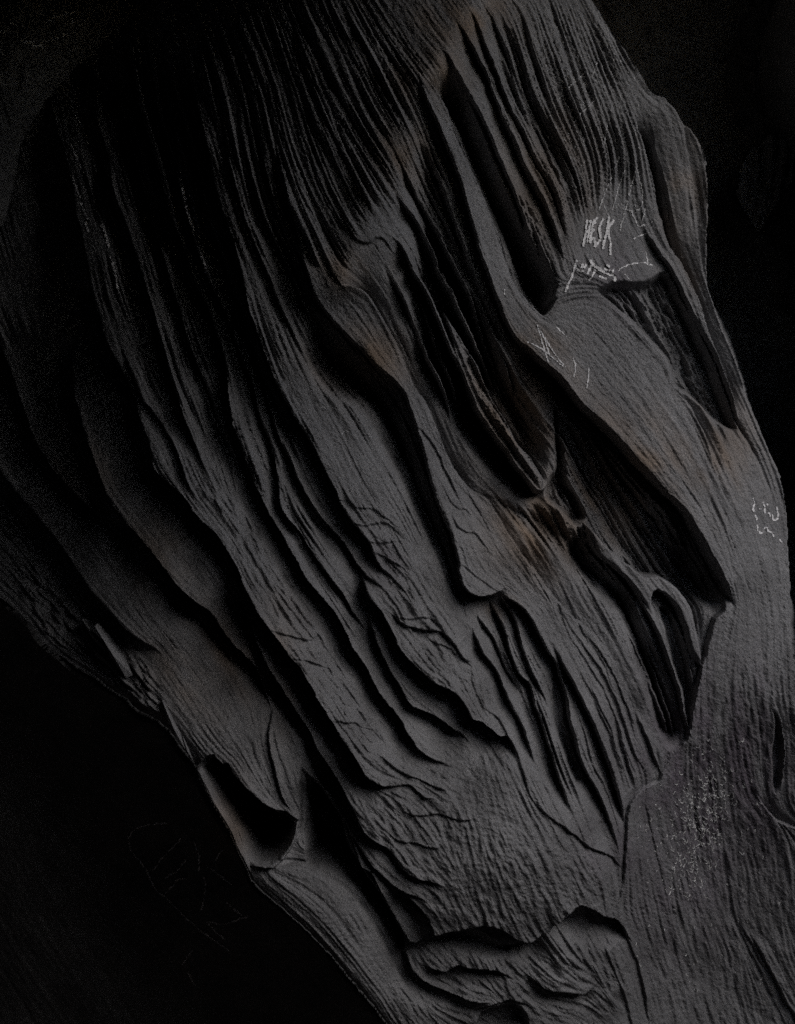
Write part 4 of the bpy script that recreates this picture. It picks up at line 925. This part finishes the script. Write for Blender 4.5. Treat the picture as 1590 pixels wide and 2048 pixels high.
# ------------------------------------------------------------------ unseen rest of the cave: a rough vault, its mouth cut to shape the light
U_AX = Vector((-SUN.y, SUN.x, 0)).normalized()          # across the mouth
V_AX = SUN.cross(U_AX).normalized()
if V_AX.z < 0: V_AX = -V_AX
U0, U1, V0, V1 = -2.7, 4.0, -2.7, 2.4                 # cave mouth, sized for the light falloff, metres either side of the line to the sun
vs, fs = [], []
NU, NV = 192, 96
rr = np.random.RandomState(3)
for j in range(NV + 1):
    th = math.pi * j / NV
    for i in range(NU):
        ph = 2 * math.pi * i / NU
        d_ = Vector((math.sin(th) * math.cos(ph), math.sin(th) * math.sin(ph), math.cos(th)))
        R_ = 7.6 + 0.5 * math.sin(3 * ph + 2 * th) + 0.35 * math.sin(7 * ph) * math.sin(5 * th) + 0.05 * rr.randn()
        vs.append(tuple(Vector((0.0, 0.0, 1.9)) + d_ * R_))
for j in range(NV):
    for i in range(NU):
        q = [j * NU + i, j * NU + (i + 1) % NU, (j + 1) * NU + (i + 1) % NU, (j + 1) * NU + i]
        c = sum((Vector(vs[k]) for k in q), Vector()) / 4 - Vector((0, 0, 1.9))
        if c.dot(SUN) > 0 and U0 < c.dot(U_AX) < U1 and V0 < c.dot(V_AX) and c.dot(V_AX) - 0.35 * c.dot(U_AX) < V1: continue
        if j == 0: q = [q[0], q[2], q[3]]
        if j == NV - 1: q = [q[0], q[1], q[3]]
        fs.append(q)
me = bpy.data.meshes.new('unseen_vault'); me.from_pydata(vs, [], fs); me.update()
v = link('unseen_vault', me, ROCKW); v['kind'] = 'structure'

# unseen curtain of rock added to block light, hung from the vault, above the viewer: it keeps the left and the top of the wall in half shade
CUR = [(-5.0, 3.10), (-2.0, 3.02), (-0.4, 3.06), (0.95, 3.08), (1.36, 3.45), (1.58, 4.0), (1.75, 4.6), (2.05, 5.2), (2.6, 5.75), (3.6, 6.2), (3.6, 8.5), (-5.0, 8.5)]
P = smooth_line(CUR[:-2], 6); P = np.vstack([P, [(3.6, 8.5), (-5.0, 8.5)]])
n = len(P); vs = []; fs = []
for k, (x, z) in enumerate(P):
    wob = 0.05 * math.sin(k * 1.9) + 0.04 * math.sin(k * .7)
    vs.append((x + wob, -2.25 + .08 * math.sin(k), z + wob)); vs.append((x - wob, -2.5 + .1 * math.cos(k * 1.3), z - .06 + wob)); vs.append((x + wob, -2.8, z + .05))
for k in range(n):
    k2 = (k + 1) % n
    fs.append((3 * k, 3 * k2, 3 * k2 + 1, 3 * k + 1)); fs.append((3 * k + 1, 3 * k2 + 1, 3 * k2 + 2, 3 * k + 2))
fs.append([3 * k for k in range(n)][::-1]); fs.append([3 * k + 2 for k in range(n)])
me = bpy.data.meshes.new('added_shade_curtain'); me.from_pydata(vs, [], fs); me.update()
v = link('added_shade_curtain', me, ROCKW); v['kind'] = 'structure'

# a pier of rock added at the right, just out of the picture: it keeps the recess behind it dark
NU, NV = 28, 24; vs = []; fs = []
for j in range(NV + 1):
    z = 1.5 + 3.0 * j / NV
    for i_ in range(NU):
        a_ = 2 * math.pi * i_ / NU
        ca, sa = math.cos(a_), math.sin(a_)
        rx = 1.25 * abs(ca) ** .5 * (1 if ca > 0 else -1); ry = 1.05 * abs(sa) ** .5 * (1 if sa > 0 else -1)
        k_ = (1 - .35 * (1 - j / NV) ** 3) + .05 * math.sin(3 * a_ + j * .7) + .04 * math.sin(7 * a_ - j * .45)
        vs.append((2.62 + rx * k_, .78 + ry * k_, z))
for j in range(NV):
    for i_ in range(NU):
        fs.append((j * NU + i_, j * NU + (i_ + 1) % NU, (j + 1) * NU + (i_ + 1) % NU, (j + 1) * NU + i_))
fs.append(list(range(NU))[::-1]); fs.append([NV * NU + k for k in range(NU)])
me = bpy.data.meshes.new('added_shade_pier'); me.from_pydata(vs, [], fs); me.update()
v = link('added_shade_pier', me, ROCKW); v['kind'] = 'structure'

# ------------------------------------------------------------------ ground in front of the wall
gx = np.linspace(-11, 11, 41); vs = []; fs = []
for j, y in enumerate(gx):
    for i, x in enumerate(gx):
        vs.append((x, y, -0.85 + 0.05 * math.sin(x * 1.3) * math.cos(y * 1.1)))
for j in range(40):
    for i in range(40):
        fs.append((j * 41 + i, j * 41 + i + 1, (j + 1) * 41 + i + 1, (j + 1) * 41 + i))
me = bpy.data.meshes.new('ground'); me.from_pydata(vs, [], fs); me.update()
g = link('ground', me, EARTH); g['kind'] = 'structure'

scene.cycles.use_denoising = False
scene.cycles.use_adaptive_sampling = True
scene.cycles.adaptive_threshold = 0.02
scene.cycles.max_bounces = 2
scene.cycles.diffuse_bounces = 2
print('done', time.time() - T0)
